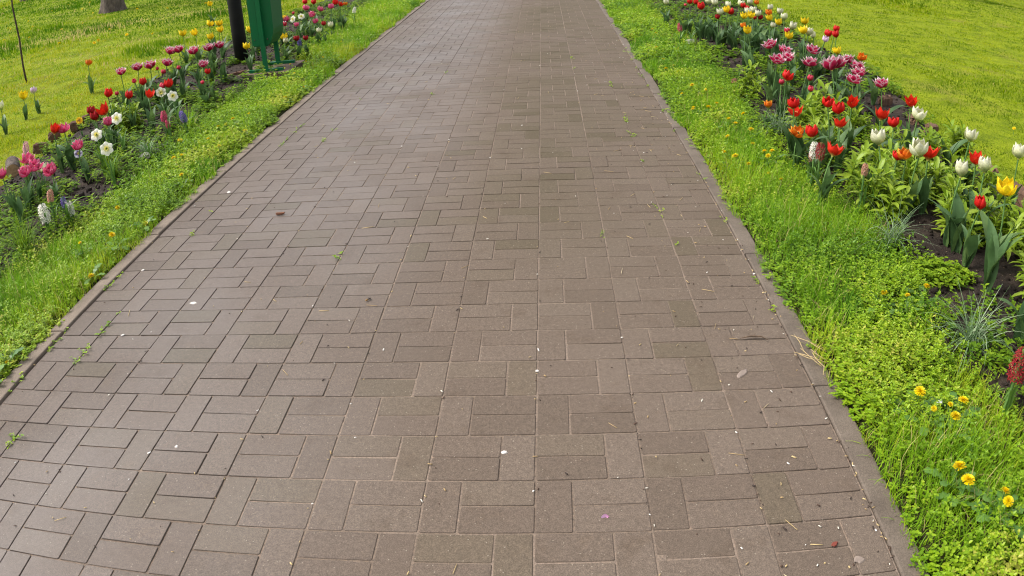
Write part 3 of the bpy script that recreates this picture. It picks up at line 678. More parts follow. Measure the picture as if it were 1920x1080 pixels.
def cam_yaw(x, y): return math.atan2(CAM[1] - y, CAM[0] - x)
def flower(kind, x, y, h, label):
    rr = random.Random(hash((round(x * 1000), round(y * 1000))) & 0xffff); d = float(cdist(x, y))
    inbed = (float(r_in(y)) - .12 < x < float(r_out(y)) + .1) or (float(l_out(y)) - .1 < x < float(l_in(y)) + .12)
    z = float(soil_z(x, y) if inbed else ground_z(x, y)) - .004; h = h + .03 - z
    side = 'right' if x > 0 else 'left' if inbed else 'lawn'
    wh = {'right': 'right flower bed', 'left': 'left flower bed', 'lawn': 'left lawn'}[side]
    if kind in TUL:
        ax, ay = rr.gauss(0, .07), rr.gauss(0, .07); root = thing('tulip', label, 'tulip', (x - h * math.sin(ay), y + h * math.sin(ax), z), 'tulips in the ' + wh); root.rotation_euler = (ax, ay, 0); opn = rr.uniform(-.10, .26)
        Rb, H, fl, W, pt, rf, rings, ed = TUL[kind]
        bs = rr.uniform(.94, 1.14) * (1.22 if 'large' in label else 1) * (1.12 if kind == 'TF' else 1.02) * (.8 if 'small' in label or ' low ' in label else 1) * (1.15 if x < 0 else 1) * (1.12 if kind == 'TY' and x < 0 else 1); tilt = (rr.gauss(0, .16), rr.gauss(0, .16), rr.uniform(0, 6.28))
        hs_ = h - H * bs * .5; link('stem', rr.choice(STEM), root, (0, 0, 0), (0, 0, rr.uniform(0, 6.28)), (1, 1, hs_))
        if d < 6.2 and kind != 'TB':
            bl = link('bloom', CORE, root, (0, 0, hs_), tilt, (bs, bs, bs)); q = rr.randrange(2)
            for ri, (cnt, sc, lift) in enumerate(rings):
                for j in range(cnt):
                    link('petal', PETAL[kind][q][ri], bl, (0, 0, lift), (rr.gauss(0, .07), opn * (1 if ri == 0 else .6) + rr.gauss(0, .09), j * 2 * math.pi / cnt + ri * math.pi / cnt + rr.gauss(0, .08)))
        else: link('bloom', BLOOM[kind][rr.randrange(2)], root, (0, 0, hs_), tilt, (bs, bs, bs))
        leaves(root, LEAF, rr.choice((5, 5, 6)) + (2 if d > 6 else 0), rr, min(.7, h * 2.1) if side != 'lawn' else .4, min(1.15, h * 3.2))
    elif kind == 'DF':
        root = thing('daffodil', label, 'daffodil', (x, y, z), 'daffodils in the ' + wh)
        link('stem', rr.choice(STEM), root, (0, 0, 0), (0, 0, rr.uniform(0, 6.28)), (.8, .8, h - .01))
        bl = link('bloom', DAF, root, (0, 0, h), (0, R(62 if 'down' not in label else 105) + rr.gauss(0, .12), cam_yaw(x, y) + rr.gauss(0, .35)), (1.12,) * 3); link('cup', DCUP, bl)
        leaves(root, STRAP, 7, rr, .8, 1.25)
    elif kind[0] == 'H':
        col = {'HW': 'white', 'HB': 'violet', 'HP': 'crimson', 'HL': 'pink', 'HS': 'salmon', 'HR': 'dark red'}[kind]
        root = thing('hyacinth', label, 'hyacinth', (x, y, z), 'hyacinths in the ' + wh)
        lie = 'lying' in label; s = (.6 if kind == 'HS' else .9) * (1.25 if 'large' in label or 'right picture' in label else 1) * (.7 if 'small' in label or 'short' in label else 1)
        b0 = max(.03, h - .06 * s)
        if lie: link('flower_spike', SPIKE[kind], root, (-.05, 0, .05), (.1, R(78), rr.uniform(-.6, .6)), (s,) * 3)
        else:
            link('stem', STEM[0], root, (0, 0, 0), (0, 0, 0), (1.4, 1.4, b0 + .1 * s)); link('flower_spike', SPIKE[kind], root, (0, 0, b0), (rr.gauss(0, .12), rr.gauss(0, .12), rr.uniform(0, 6)), (s,) * 3)
        leaves(root, STRAP, 6, rr, .6, 1.0)
    else:
        root = thing('pansy', label, 'pansy', (x, y, z), 'pansies in the ' + wh)
        link('stem', STEM[1], root, (0, 0, 0), (0, 0, 0), (.5, .5, h)); link('bloom', PAN[kind], root, (0, 0, h), (0, R(55), cam_yaw(x, y)), (1.2,) * 3)
        leaves(root, LEAF, 5, rr, .16, .28)
    return root

FLOWERS = """
TY|-5.711|11.288|0.42|yellow tulip standing alone farthest back, left of the lamp post
TY|-4.233|7.947|0.42|yellow tulip left of the close yellow pair beside the lamp post
TY|-3.945|7.642|0.44|upper yellow tulip of the close pair beside the lamp post
TY|-3.869|7.495|0.38|lower yellow tulip of the close pair beside the lamp post
TY|-4.284|7.257|0.42|leftmost yellow tulip of the row left of the lamp post
TY|-4.068|7.173|0.42|yellow tulip second from left in the row left of the lamp post
TY|-3.808|7.034|0.36|low yellow tulip just above the white-edged pink tulips by the lamp post
TY|-3.085|6.303|0.30|small yellow tulip between lamp post foot and green litter bin
TY|-3.241|6.895|0.40|yellow tulip half hidden between lamp post and green litter bin
RW|-3.633|7.324|0.42|red and white tulip peeking out from behind the lamp post
TF|-3.810|5.931|0.40|white-edged pink double tulip, first of the pair right of the red buds
TF|-3.704|5.949|0.40|white-edged pink double tulip, right one of the touching pair left of the lamp post
TF|-3.409|5.711|0.40|white-edged pink double tulip, third from the lamp post in the back row
TF|-3.281|5.802|0.40|white-edged pink double tulip, second from the lamp post
TF|-3.195|5.866|0.40|white-edged pink double tulip nearest the lamp post
TF|-3.873|4.998|0.40|leftmost white-edged pink double tulip of the left bed
TF|-3.756|5.134|0.40|white-edged pink double tulip, second from left in the left bed
TF|-3.628|5.154|0.40|white-edged pink double tulip, third from left in the left bed
TF|-3.472|5.183|0.40|white-edged pink double tulip, fourth from left in the left bed
TF|-3.012|5.045|0.36|white-edged red double tulip low among leaves left of the lamp post
TR|-2.963|4.999|0.30|crimson tulip just below the low white-edged one by the lamp post
TB|-2.918|4.791|0.24|small red tulip bud low in the leaves left of the bin slab
TB|-3.322|5.138|0.34|small pink tulip bud under the row of white-edged tulips
TB|-3.550|5.149|0.36|small pink tulip bud between two white-edged double tulips
TB|-3.432|5.038|0.34|pink-red tulip bud below the fourth white-edged tulip
TB|-3.610|4.788|0.34|pink tulip bud left of the upper red tulip in the left bed
TR|-3.444|4.665|0.34|upper red tulip above the wide open one in the left bed
TR|-3.057|4.400|0.34|red tulip touching a pink bud above the white daffodils
TB|-3.118|4.394|0.33|pink bud touching the red tulip above the white daffodils
TR|-3.564|4.232|0.36|slim red tulip left of the two broad red tulips in the left bed
TB|-3.514|4.304|0.33|small red bud between the slim and the broad red tulip
TR|-3.318|4.162|0.33|broad red tulip left of the wide open one by the daffodils
TO|-3.083|4.091|0.33|wide open red tulip left of the white daffodils
DF|-3.054|4.247|0.30|white daffodil facing down beside the open red tulip
DF|-2.836|4.034|0.30|white daffodil with pale yellow heart facing the path
TO|-3.269|3.688|0.34|large flaring red tulip with two dark buds at its left
TD|-3.478|3.798|0.32|dark red bud left of the large flaring red tulip
TD|-3.353|3.668|0.30|dark red bud below the large flaring red tulip
TN|-5.168|6.390|0.36|lone orange-red tulip growing in the left lawn
TY|-5.442|5.385|0.28|lone yellow tulip in the left lawn below the sapling
TL|-5.436|5.577|0.28|pale lilac tulip in the left lawn below the sapling
TW|-5.362|4.870|0.30|whitish tulip at the left edge of the lawn
PY|-3.968|4.302|0.14|yellow and orange pansy beside the brown edging stones
TP|-3.190|3.583|0.26|pink double tulip beside a white daffodil in the left bed
DF|-3.039|3.476|0.30|white daffodil touching the pink double tulip
DF|-2.958|3.051|0.30|large white daffodil above the star-shaped one
TO|-3.467|3.241|0.34|splayed red tulip above the brown edging pieces at left
TP|-3.425|3.314|0.32|pink tulip right behind the splayed red tulip
HW|-2.725|3.304|0.20|white hyacinth lying over beside a striped grass tuft
HB|-2.677|3.862|0.18|blue-violet hyacinth in the left bed
HP|-2.852|3.853|0.20|crimson-pink hyacinth left of the blue one
HP|-2.761|3.741|0.16|short crimson hyacinth below the taller one left of the blue one
HL|-3.799|3.257|0.24|pale pink hyacinth above the pink double tulips at far left
TP|-3.453|2.837|0.26|upper pink double tulip beside the cut log at far left
TP|-3.272|2.583|0.24|lower pink double tulip beside the cut log at far left
TP|-3.255|2.661|0.25|pink double tulip leaning right over the cut log pair
TP|-3.012|2.536|0.25|round pink tulip alone right of the cut log
TP|-3.327|2.391|0.30|crimson tulip cut by the left picture edge
TP|-3.061|2.954|0.27|fringed pink tulip above the purple and white pansy
PV|-3.239|3.176|0.15|purple and white pansy below the fringed pink tulip
DF|-2.688|2.736|0.28|star-shaped white daffodil in a clump of strap leaves
TW|-3.298|2.778|0.20|small white bud right of the pink tulips at far left
HS|-2.757|2.128|0.22|salmon-pink hyacinth rising behind the large white one
HW|-2.746|2.027|0.16|large cream-white hyacinth head above the dark grass tuft
HW|-2.663|2.170|0.12|pinkish-white hyacinth beside the violet one near the left verge
HB|-2.664|2.129|0.17|small violet hyacinth beside the pinkish-white one
TR|-3.385|9.481|0.42|red tulip, left of the touching pair at the top beyond the bin
TR|-3.187|9.250|0.42|red tulip, right of the touching pair at the top beyond the bin
TB|-3.139|8.177|0.40|small red bud right of the bin top
TR|-2.776|8.981|0.42|red tulip at top beside an orange one near the far verge
TO|-2.722|8.961|0.38|open red tulip drooping beside the orange one at the far verge
TN|-2.701|9.171|0.36|small orange tulip at the far end of the left bed
TP|-3.187|8.846|0.38|pink tulip directly below the far red pair
TP|-2.893|8.184|0.36|broad pink tulip in the middle of the bed beyond the bin
TP|-2.872|8.495|0.38|pink tulip right of the far red pair
TP|-2.774|8.703|0.38|round crimson-pink tulip below the far right red tulip
TP|-2.677|7.629|0.33|pink double tulip above the small dark red one beyond the bin
TP|-3.138|7.875|0.36|pink tulip close to the right side of the bin
TP|-2.900|7.533|0.32|flat pink tulip low beyond the bin
DF|-3.038|8.181|0.34|white daffodil right of its twin beyond the bin
DF|-3.088|7.975|0.34|white daffodil left of its twin beyond the bin
HW|-2.673|9.510|0.23|white flower spike nearest the verge in the far left bed
TW|-2.680|8.252|0.19|blush-white tulip near the verge beyond the bin
TW|-2.664|7.628|0.21|small white bud low beyond the bin
RW|-3.071|7.602|0.34|red tulip with white rim beside the bin edge
TY|-3.200|7.876|0.38|yellow tulip touching the right edge of the bin
TY|-2.844|6.880|0.28|small yellow tulip above a cream one beside the bin foot
TW|-2.813|6.810|0.24|cream tulip just below the small yellow one by the bin foot
TD|-2.665|7.868|0.26|dark red tulip between pink and blush-white ones beyond the bin
TD|-2.714|6.896|0.24|dark red tulip left of the purple hyacinth beyond the bin
TD|-2.667|7.082|0.21|dark red tulip right of the purple hyacinth beyond the bin
HB|-2.708|6.981|0.20|purple hyacinth between two dark red tulips beyond the bin
TW|1.556|8.024|0.32|white tulip nearest the path at the far end of the right bed
TR|1.681|7.218|0.42|far red tulip at the left end of the touching red trio
TR|1.745|7.172|0.42|far red tulip in the middle of the touching red trio
TR|1.765|6.941|0.40|large red tulip at the right end of the touching red trio
TB|1.628|7.191|0.38|small red bud left of the touching red trio
TW|1.880|7.122|0.44|white tulip right of the red trio, cut by the top edge
TW|1.927|6.977|0.44|white tulip with spread petals right of the red trio
TW|1.869|6.456|0.40|round white tulip left of the yellow and red pair
TW|2.023|6.798|0.44|white tulip directly behind the upper left yellow tulip
TY|1.966|6.534|0.42|upper left yellow tulip in front of a white one
TR|1.998|6.520|0.40|red tulip right behind the upper left yellow tulip
TD|1.858|6.525|0.34|dark red bud below the round white tulip
TW|2.200|6.981|0.44|white tulip left of two reds at the top of the right bed
TR|2.230|6.909|0.42|red tulip between two far white tulips
TR|2.248|6.837|0.40|red tulip just below another between far white tulips
TW|2.331|7.063|0.44|white tulip right above the far red pair
TN|2.418|7.086|0.44|orange-red tulip at the top right of the far bed
TY|2.006|6.046|0.42|left one of two yellow tulips side by side
TY|2.098|6.143|0.42|right one of two yellow tulips side by side
TW|2.235|6.546|0.42|white tulip right above the two yellow ones
TW|2.149|6.440|0.42|white tulip half hidden behind the two yellow ones
TW|2.204|6.246|0.42|white tulip right of the two yellow ones
TD|2.162|6.209|0.38|dark red tulip low right of the two yellow ones
TD|2.233|6.263|0.38|dark red tulip rightmost under the white one
TW|2.450|6.624|0.44|white tulip above an orange and a yellow one
TN|2.364|6.408|0.42|orange tulip between a white and a yellow one
TW|2.512|6.490|0.42|upper white tulip with flaring petals at the lawn side
TW|2.426|6.067|0.42|lower white tulip just above a yellow one at the lawn side
TY|2.251|5.948|0.42|yellow tulip below the orange one
TY|2.252|5.662|0.42|flaring yellow tulip below the two white ones
TW|2.254|5.854|0.36|small white tulip below two yellow ones
TY|1.796|5.123|0.42|single yellow tulip on a tall stem nearest the path
TN|1.870|5.517|0.40|small orange bloom tucked behind the tall-stemmed yellow tulip
TW|2.314|5.446|0.42|starry white tulip in front of the lawn
RW|2.261|5.434|0.38|pink and white bud above the lower yellow tulip
TY|2.143|5.020|0.40|yellow tulip below the pink and white bud
TY|2.509|5.666|0.44|upper yellow tulip of the pair against the lawn
TY|2.353|5.208|0.42|lower yellow tulip of the pair against the lawn
TW|2.406|5.255|0.40|pale tulip right behind the lower yellow one of the pair
TW|2.484|5.338|0.36|small cream bud right of the yellow pair
TR|2.538|5.113|0.42|red tulip left of two stacked reds against the lawn
TR|2.673|5.268|0.44|upper red tulip of the stacked two against the lawn
TR|2.593|5.045|0.42|lower red tulip of the stacked two against the lawn
TL|2.499|5.056|0.38|pale lilac tulip under the red one against the lawn
TY|2.373|4.429|0.38|yellow tulip alone below the reds against the lawn
TN|2.443|4.109|0.40|orange flamed tulip above the white-edged cluster
HP|1.499|6.756|0.20|rosy hyacinth at the verge edge of the far right bed
HW|1.598|6.663|0.18|white hyacinth lying on soil at the far verge edge
TF|1.828|4.493|0.40|white-edged pink double tulip, leftmost and topmost in the right bed
TF|1.869|4.267|0.40|white-edged pink double tulip on top of the cluster of three
TF|1.737|4.012|0.38|white-edged pink double tulip, lower left of the cluster of three
TF|1.832|4.066|0.38|white-edged pink double tulip, lower right of the cluster of three
TF|2.114|4.335|0.40|white-edged pink double tulip below the yellow pair
TF|1.957|3.907|0.38|white-edged pink double tulip directly below a like one
TF|2.057|3.734|0.40|white-edged pink double tulip, left half of the large double head
TF|2.115|3.801|0.40|white-edged pink double tulip, right half of the large double head
TF|2.271|3.948|0.40|white-edged pink double tulip left of the orange flamed one
TF|2.306|3.861|0.38|white-edged pink double tulip below the orange flamed one
TF|2.240|3.660|0.37|white-edged crimson double tulip in the middle of the stacked three
TF|2.143|3.529|0.35|white-edged crimson double tulip, lowest of the stacked three
TF|2.280|3.355|0.36|white-edged pink double tulip alone nearest the lawn
TB|1.893|3.727|0.30|red tulip bud under the white-edged tulips
TB|1.838|3.540|0.27|pink tulip bud below another bud in the right bed
TR|1.709|3.700|0.32|orange-red tulip below the cluster of three white-edged ones
TB|1.668|3.672|0.28|pink-red bud just below the orange-red tulip
TN|1.492|3.353|0.20|orange and yellow striped tulip low at the bare soil
TR|1.482|2.833|0.34|tall egg-shaped red tulip beside the bare soil
TO|1.526|2.893|0.28|red tulip with loose petals under the egg-shaped one
TR|1.686|2.811|0.36|red tulip left of the cupped and the flaring one
TR|1.702|2.668|0.36|cupped red tulip between a red and a flaring red one
TO|1.863|2.858|0.35|flaring red tulip with pointed petals in the bed middle
TO|1.686|2.591|0.30|torn red and orange tulip hanging below the cupped one
TO|1.965|2.646|0.34|red tulip with pointed petals, upper left of two touching
TR|1.964|2.471|0.34|red tulip with pointed petals, lower right of two touching
TO|2.239|2.827|0.38|wide open red tulip showing its pale centre near the lawn
TW|2.062|2.376|0.42|cream tulip on a tall stem left below the open red one
TW|1.715|2.116|0.36|cream tulip standing over the light green foliage
TW|2.291|2.158|0.38|cream tulip by itself against the lawn
TW|1.834|1.884|0.38|largest cream tulip, broad double head with red behind
TW|2.414|1.846|0.40|cream tulip cut by the right picture edge
TO|1.918|1.947|0.34|red tulip hidden behind the largest cream tulip
TO|2.134|1.822|0.36|open red tulip behind the right cream one of the near pair
TW|2.091|1.678|0.38|right cream tulip of the near pair
TW|1.908|1.589|0.38|left cream tulip of the near pair
TY|1.993|1.325|0.40|large yellow fringed tulip at the lower right
TR|1.883|1.338|0.32|small red tulip left below the large yellow one
TR|1.468|2.444|0.29|round dark red tulip right of the orange double one
TN|1.462|2.660|0.22|orange double tulip left of the round dark red one
TO|1.461|2.087|0.30|red tulip with pointed petals right of the white hyacinth
HW|1.471|2.385|0.21|white hyacinth spike among tulip leaves
HS|1.470|2.419|0.16|fading brownish pink hyacinth left of the white spike
HR|1.487|2.336|0.22|dull red hyacinth right of the white spike
TR|1.810|2.067|0.28|red tulip low left of the orange-red one
TN|1.842|2.035|0.30|orange-red tulip low beside the largest cream tulip
HS|1.595|1.985|0.24|withered beige flower head over the strap leaves
HR|1.500|0.343|0.20|dark red hyacinth at the right picture edge
HS|1.615|4.674|0.12|faded pinkish hyacinth head lying on the verge edge
"""
for line in FLOWERS.strip().split('\n'):
    k, x, y, h, lab = line.split('|'); flower(k, float(x), float(y), float(h), lab)

# ---- leafy plants without a bloom
def leaf_plant(x, y, label, n=4, s=(.8, 1.2)):
    rr = random.Random(int(x * 991 + y * 77)); root = thing('tulip', label, 'tulip leaves', (x, y, float(soil_z(x, y)) - .004), 'tulip plants without a bloom'); leaves(root, LEAF, n, rr, *s)
for x, y, n, s0, s1, lab in (
 (1.91, 1.51, 4, .9, 1.25, 'tall blue-green tulip leaves below the left cream tulip of the near pair'),
 (1.86, 1.13, 4, 1.0, 1.3, 'broad wavy tulip leaves on bare soil below the large yellow tulip'),
 (1.80, .74, 3, .9, 1.2, 'tulip leaves at the right picture edge above the dark red hyacinth'),
 (1.60, .30, 4, .8, 1.1, 'tulip leaves at the right picture edge below the dark red hyacinth'),
 (2.42, 2.59, 4, .8, 1.1, 'tulip leaves beside the variegated plant near the lawn'),
 (2.07, 2.57, 4, .7, 1.0, 'tulip leaves behind the light green foliage and the red pair'),
 (1.62, 2.60, 4, .7, 1.1, 'tulip leaves right of the white hyacinth spike'),
 (1.49, 2.66, 5, .8, 1.15, 'dense tulip leaves at the verge below the orange double tulip'),
 (1.94, 3.9, 4, .8, 1.1, 'tulip leaves below the pink bud in the bed middle'),
 (2.62, 4.2, 4, .8, 1.1, 'tulip leaves near the lawn below the single white-edged tulip'),
 (2.06, 4.65, 4, .8, 1.1, 'tulip leaves behind the cluster of three white-edged tulips'),
 (1.79, 5.0, 4, .8, 1.1, 'tulip leaves at the foot of the tall-stemmed yellow tulip'),
 (2.4, 5.6, 4, .8, 1.1, 'tulip leaves under the yellow pair against the lawn'),
 (2.0, 5.7, 4, .8, 1.1, 'tulip leaves under the two side by side yellow tulips'),
 (2.01, 6.4, 4, .8, 1.1, 'tulip leaves under the upper left yellow tulip'),
 (1.85, 6.9, 4, .8, 1.1, 'tulip leaves under the touching red trio'),
 (2.4, 6.9, 4, .8, 1.1, 'tulip leaves at the top of the right bed by the lawn'),
 (-3.39, 7.4, 4, .8, 1.1, 'tulip leaves behind the green litter bin foot'),
 (-3.5, 6.3, 5, .8, 1.1, 'tulip leaves left of the lamp post foot'),
 (-3.8, 6.9, 4, .8, 1.1, 'tulip leaves under the yellow tulips left of the lamp post'),
 (-3.95, 5.6, 4, .7, 1.0, 'tulip leaves behind the leftmost white-edged tulip'),
 (-3.22, 2.45, 4, .8, 1.1, 'tulip leaves below the round pink tulip'),
 (-3.05, 2.15, 4, .9, 1.2, 'tulip leaves at the left picture edge by the dark grass tuft'),
 (-3.5, 3.4, 4, .7, 1.0, 'tulip leaves under the splayed red tulip'),
 (-3.0, 4.15, 4, .7, 1.1, 'tulip leaves left of the blue-violet hyacinth')):
    leaf_plant(x, y, lab, n, (s0, s1))

# ---- light green leafy clumps (shoots with whorled leaves)
def shoot(seed):
    r = random.Random(seed); V, F, A = [], [], []; H = r.uniform(.10, .15)
    for k in range(16):
        t = (k + 3) / 19; a = k * 2.4; L = r.uniform(.055, .085) * (1 - .35 * abs(t - .7)); W = L * .125; el = -.1 + 1.15 * t + r.gauss(0, .12); v = r.uniform(.1, 1)
        d = Vector((math.cos(a), math.sin(a), 0)); s = Vector((-d.y, d.x, 0)); p = Vector((0, 0, H * t)); n = len(V)
        for q, w in ((0, .35), (.35, 1), (.7, .8), (1, .05)):
            droop = -.35 * q * q * L; c = p + d * (L * q * math.cos(el)) + Vector((0, 0, L * q * math.sin(el) + droop))
            for sg in (-1, 0, 1): V.append(c + s * (sg * W * w) + Vector((0, 0, abs(sg) * W * w * .4))); A.append(v)
        for j in range(3):
            for i in range(2): F.append((n + j * 3 + i, n + j * 3 + i + 1, n + j * 3 + i + 4, n + j * 3 + i + 3))
    b = MB(); b.tube([(0, 0, -.01), (0, 0, H * .6), (0, 0, H)], [.004, .003, .002], 5)
    m = len(V); V += [Vector(v) for v in b.v]; F += [tuple(i + m for i in f) for f in b.f]; A += [.4] * len(b.v)
    return mesh('shoot', V, F, M['lily'], True, {'v': A})
SHOOT = [shoot(k) for k in range(5)]
def clump(x, y, n, rad, label, s=1.45):
    rr = random.Random(int(x * 313 + y * 1771)); root = thing('leafy_clump', label, 'leafy plant', (x, y, float(soil_z(x, y)) - .005), 'light green leafy clumps')
    for k in range(n):
        a, q = rr.uniform(0, 6.28), rad * math.sqrt(rr.random()); sc = s * rr.uniform(.75, 1.2)
        link('shoot', SHOOT[k % 5], root, (q * math.cos(a), q * math.sin(a), 0), (q / rad * .35 * -math.sin(a), q / rad * .35 * math.cos(a), rr.uniform(0, 6)), (sc,) * 3)
for a in ((1.82, 3.38, 16, .13, 'light green leafy clump right of the egg-shaped red tulip'), (2.10, 3.30, 11, .12, 'small light green clump between two red tulips in the bed middle'),
          (1.97, 3.70, 9, .10, 'light green clump behind the egg-shaped red tulip'), (1.84, 2.30, 24, .19, 'large light green clump under the single cream tulip'),
          (2.05, 2.12, 22, .18, 'light green clump below the largest cream tulip'), (2.12, 1.72, 26, .2, 'large light green clump below the near cream pair'),
          (2.32, 1.50, 20, .17, 'light green clump behind the large yellow tulip'), (2.30, 2.62, 9, .09, 'small light green clump beside two touching red tulips'),
          (2.66, 2.85, 9, .06, 'upright pale variegated plant near the lawn'), (1.64, 4.4, 8, .09, 'pale green clump at the verge below the tall-stemmed yellow tulip'),
          (-3.52, 4.35, 15, .16, 'light green leafy clump in the left bed under the red tulips'), (2.2, 1.05, 16, .2, 'light green clump right of the broad wavy tulip leaves'),
          (1.72, 2.95, 12, .11, 'light green clump below the red tulip left of the cupped one'), (2.08, 2.78, 12, .11, 'light green clump between the flaring red tulip and the red pair'), (2.42, 2.15, 12, .12, 'light green clump below the cream tulip standing against the lawn'), (1.70, 1.95, 12, .1, 'light green clump at the foot of the withered beige flower')):
    clump(*a)

# ---- arching tufts of narrow grey-green leaves
def tuft(x, y, n, L, label, col='stripe', w=.0035):
    z = float(soil_z(x, y)) - .004; root = thing('grass_tuft', label, 'grass tuft', (x, y, z), 'arching grass tufts in the beds')
    px, py = rng.normal(0, .02, (2, n)); h = L * rng.uniform(.55, 1.1, n)
    V, F, k = blades(px, py, np.zeros(n), h, w * rng.uniform(.7, 1.3, n), 7, .45, 2.0)
    o = link('leaf_blades', mesh('leaf_blades', V, F, M[col], attrs={'v': np.clip(rng.normal(.5, .3, n), 0, 1).repeat(k)}), root); o['kind'] = 'stuff'
for a in ((1.56, 3.33, 110, .26, 'grey-green arching grass tuft at the verge by the bare soil'), (1.60, 1.60, 80, .26, 'thin pale grass tuft below the withered beige flower'),
          (1.56, .74, 120, .27, 'striped pale grass tuft on bare soil at the lower right'), (-2.80, 3.40, 110, .26, 'arching grass tuft by the lying white hyacinth'),
          (-2.80, 1.83, 150, .30, 'large dark grass tuft at the left picture edge below the white hyacinth', 'weed', .004), (1.72, 8.3, 80, .3, 'grass tuft at the far verge edge of the right bed', 'weed'),
          (1.66, 2.06, 60, .34, 'upright strap leaves under the withered beige flower', 'weed', .008), (-2.86, 3.0, 60, .3, 'upright strap leaves around the star-shaped daffodil', 'weed', .008), (-2.74, 4.05, 70, .28, 'fresh green strap leaves around the blue-violet hyacinth', 'blade', .006)):
    tuft(*a)

# ---- feathery weed beside the striped tuft
fw_ = thing('leafy_weed', 'pale green many-leaved weed on soil above the striped grass tuft', 'weed', (1.72, 1.27, float(soil_z(1.72, 1.27))))
n = 120; a, q = rng.uniform(0, 6.28, n), .11 * np.sqrt(rng.random(n)); V, F, A = scatter([sprig_proto(k + 200, .026, .05, 3, True) for k in range(4)], q * np.cos(a), q * np.sin(a), np.zeros(n), rng.uniform(.6, 1.1, n), rng.uniform(.5, 1, n), .5)
o = link('foliage', mesh('foliage', V, F, M['weed'], attrs={'v': A}), fw_); o['kind'] = 'stuff'

# ---- dandelions
def dandelion_head():
    ps = []
    r = random.Random(5)
    for ring, (cnt, L, el) in enumerate(((26, .017, .05), (24, .015, .35), (18, .0115, .7), (12, .0075, 1.1))):
        for k in range(cnt):
            a = 6.283 * k / cnt + ring * .2 + r.gauss(0, .06); w = .0017; e = el + r.gauss(0, .1)
            V = np.array([(0, -w * .6, 0), (0, w * .6, 0), (L, w, 0), (L, -w, 0)]); ps.append(((V, np.array([(0, 1, 2, 3)]), np.array([.2, .2, 1, 1])), T(0, 0, .001 * ring) @ RZ(a) @ RY(-e)))
    return place_mesh(ps, 'flower_head', P['DY'], False)
DH = dandelion_head()
def dleaf():
    V, F = [], []; L = .09
    prof = [(0, .003), (.15, .004), (.25, .010), (.32, .005), (.45, .014), (.52, .007), (.66, .018), (.74, .010), (.9, .013), (1, .001)]
    for t, w in prof: V += [(L * t, -w, .022 * math.sin(t * 2.4)), (L * t, w, .022 * math.sin(t * 2.4))]
    for i in range(len(prof) - 1): F.append((2 * i, 2 * i + 1, 2 * i + 3, 2 * i + 2))
    return mesh('leaf', V, F, M['strap'])
DL = dleaf()
def dandelion(x, y, label, h=.06, s=1., full=True, group='dandelions in the verges'):
    z = float(ground_z(x, y)); rr = random.Random(int(x * 1e4 + y * 77))
    root = thing('dandelion', label, 'dandelion', (x, y, z), group)
    link('stem', STEM[0], root, (0, 0, 0), (0, 0, 0), (.5, .5, h)); link('flower_head', DH, root, (0, 0, h), (rr.gauss(0, .25), rr.gauss(0, .25), rr.uniform(0, 6)), (s,) * 3)
    if full:
        for k in range(5): link('leaf', DL, root, (0, 0, .012), (0, -.15 + rr.gauss(0, .15), k * 1.26 + rr.gauss(0, .3)), (rr.uniform(.8, 1.2),) * 3)
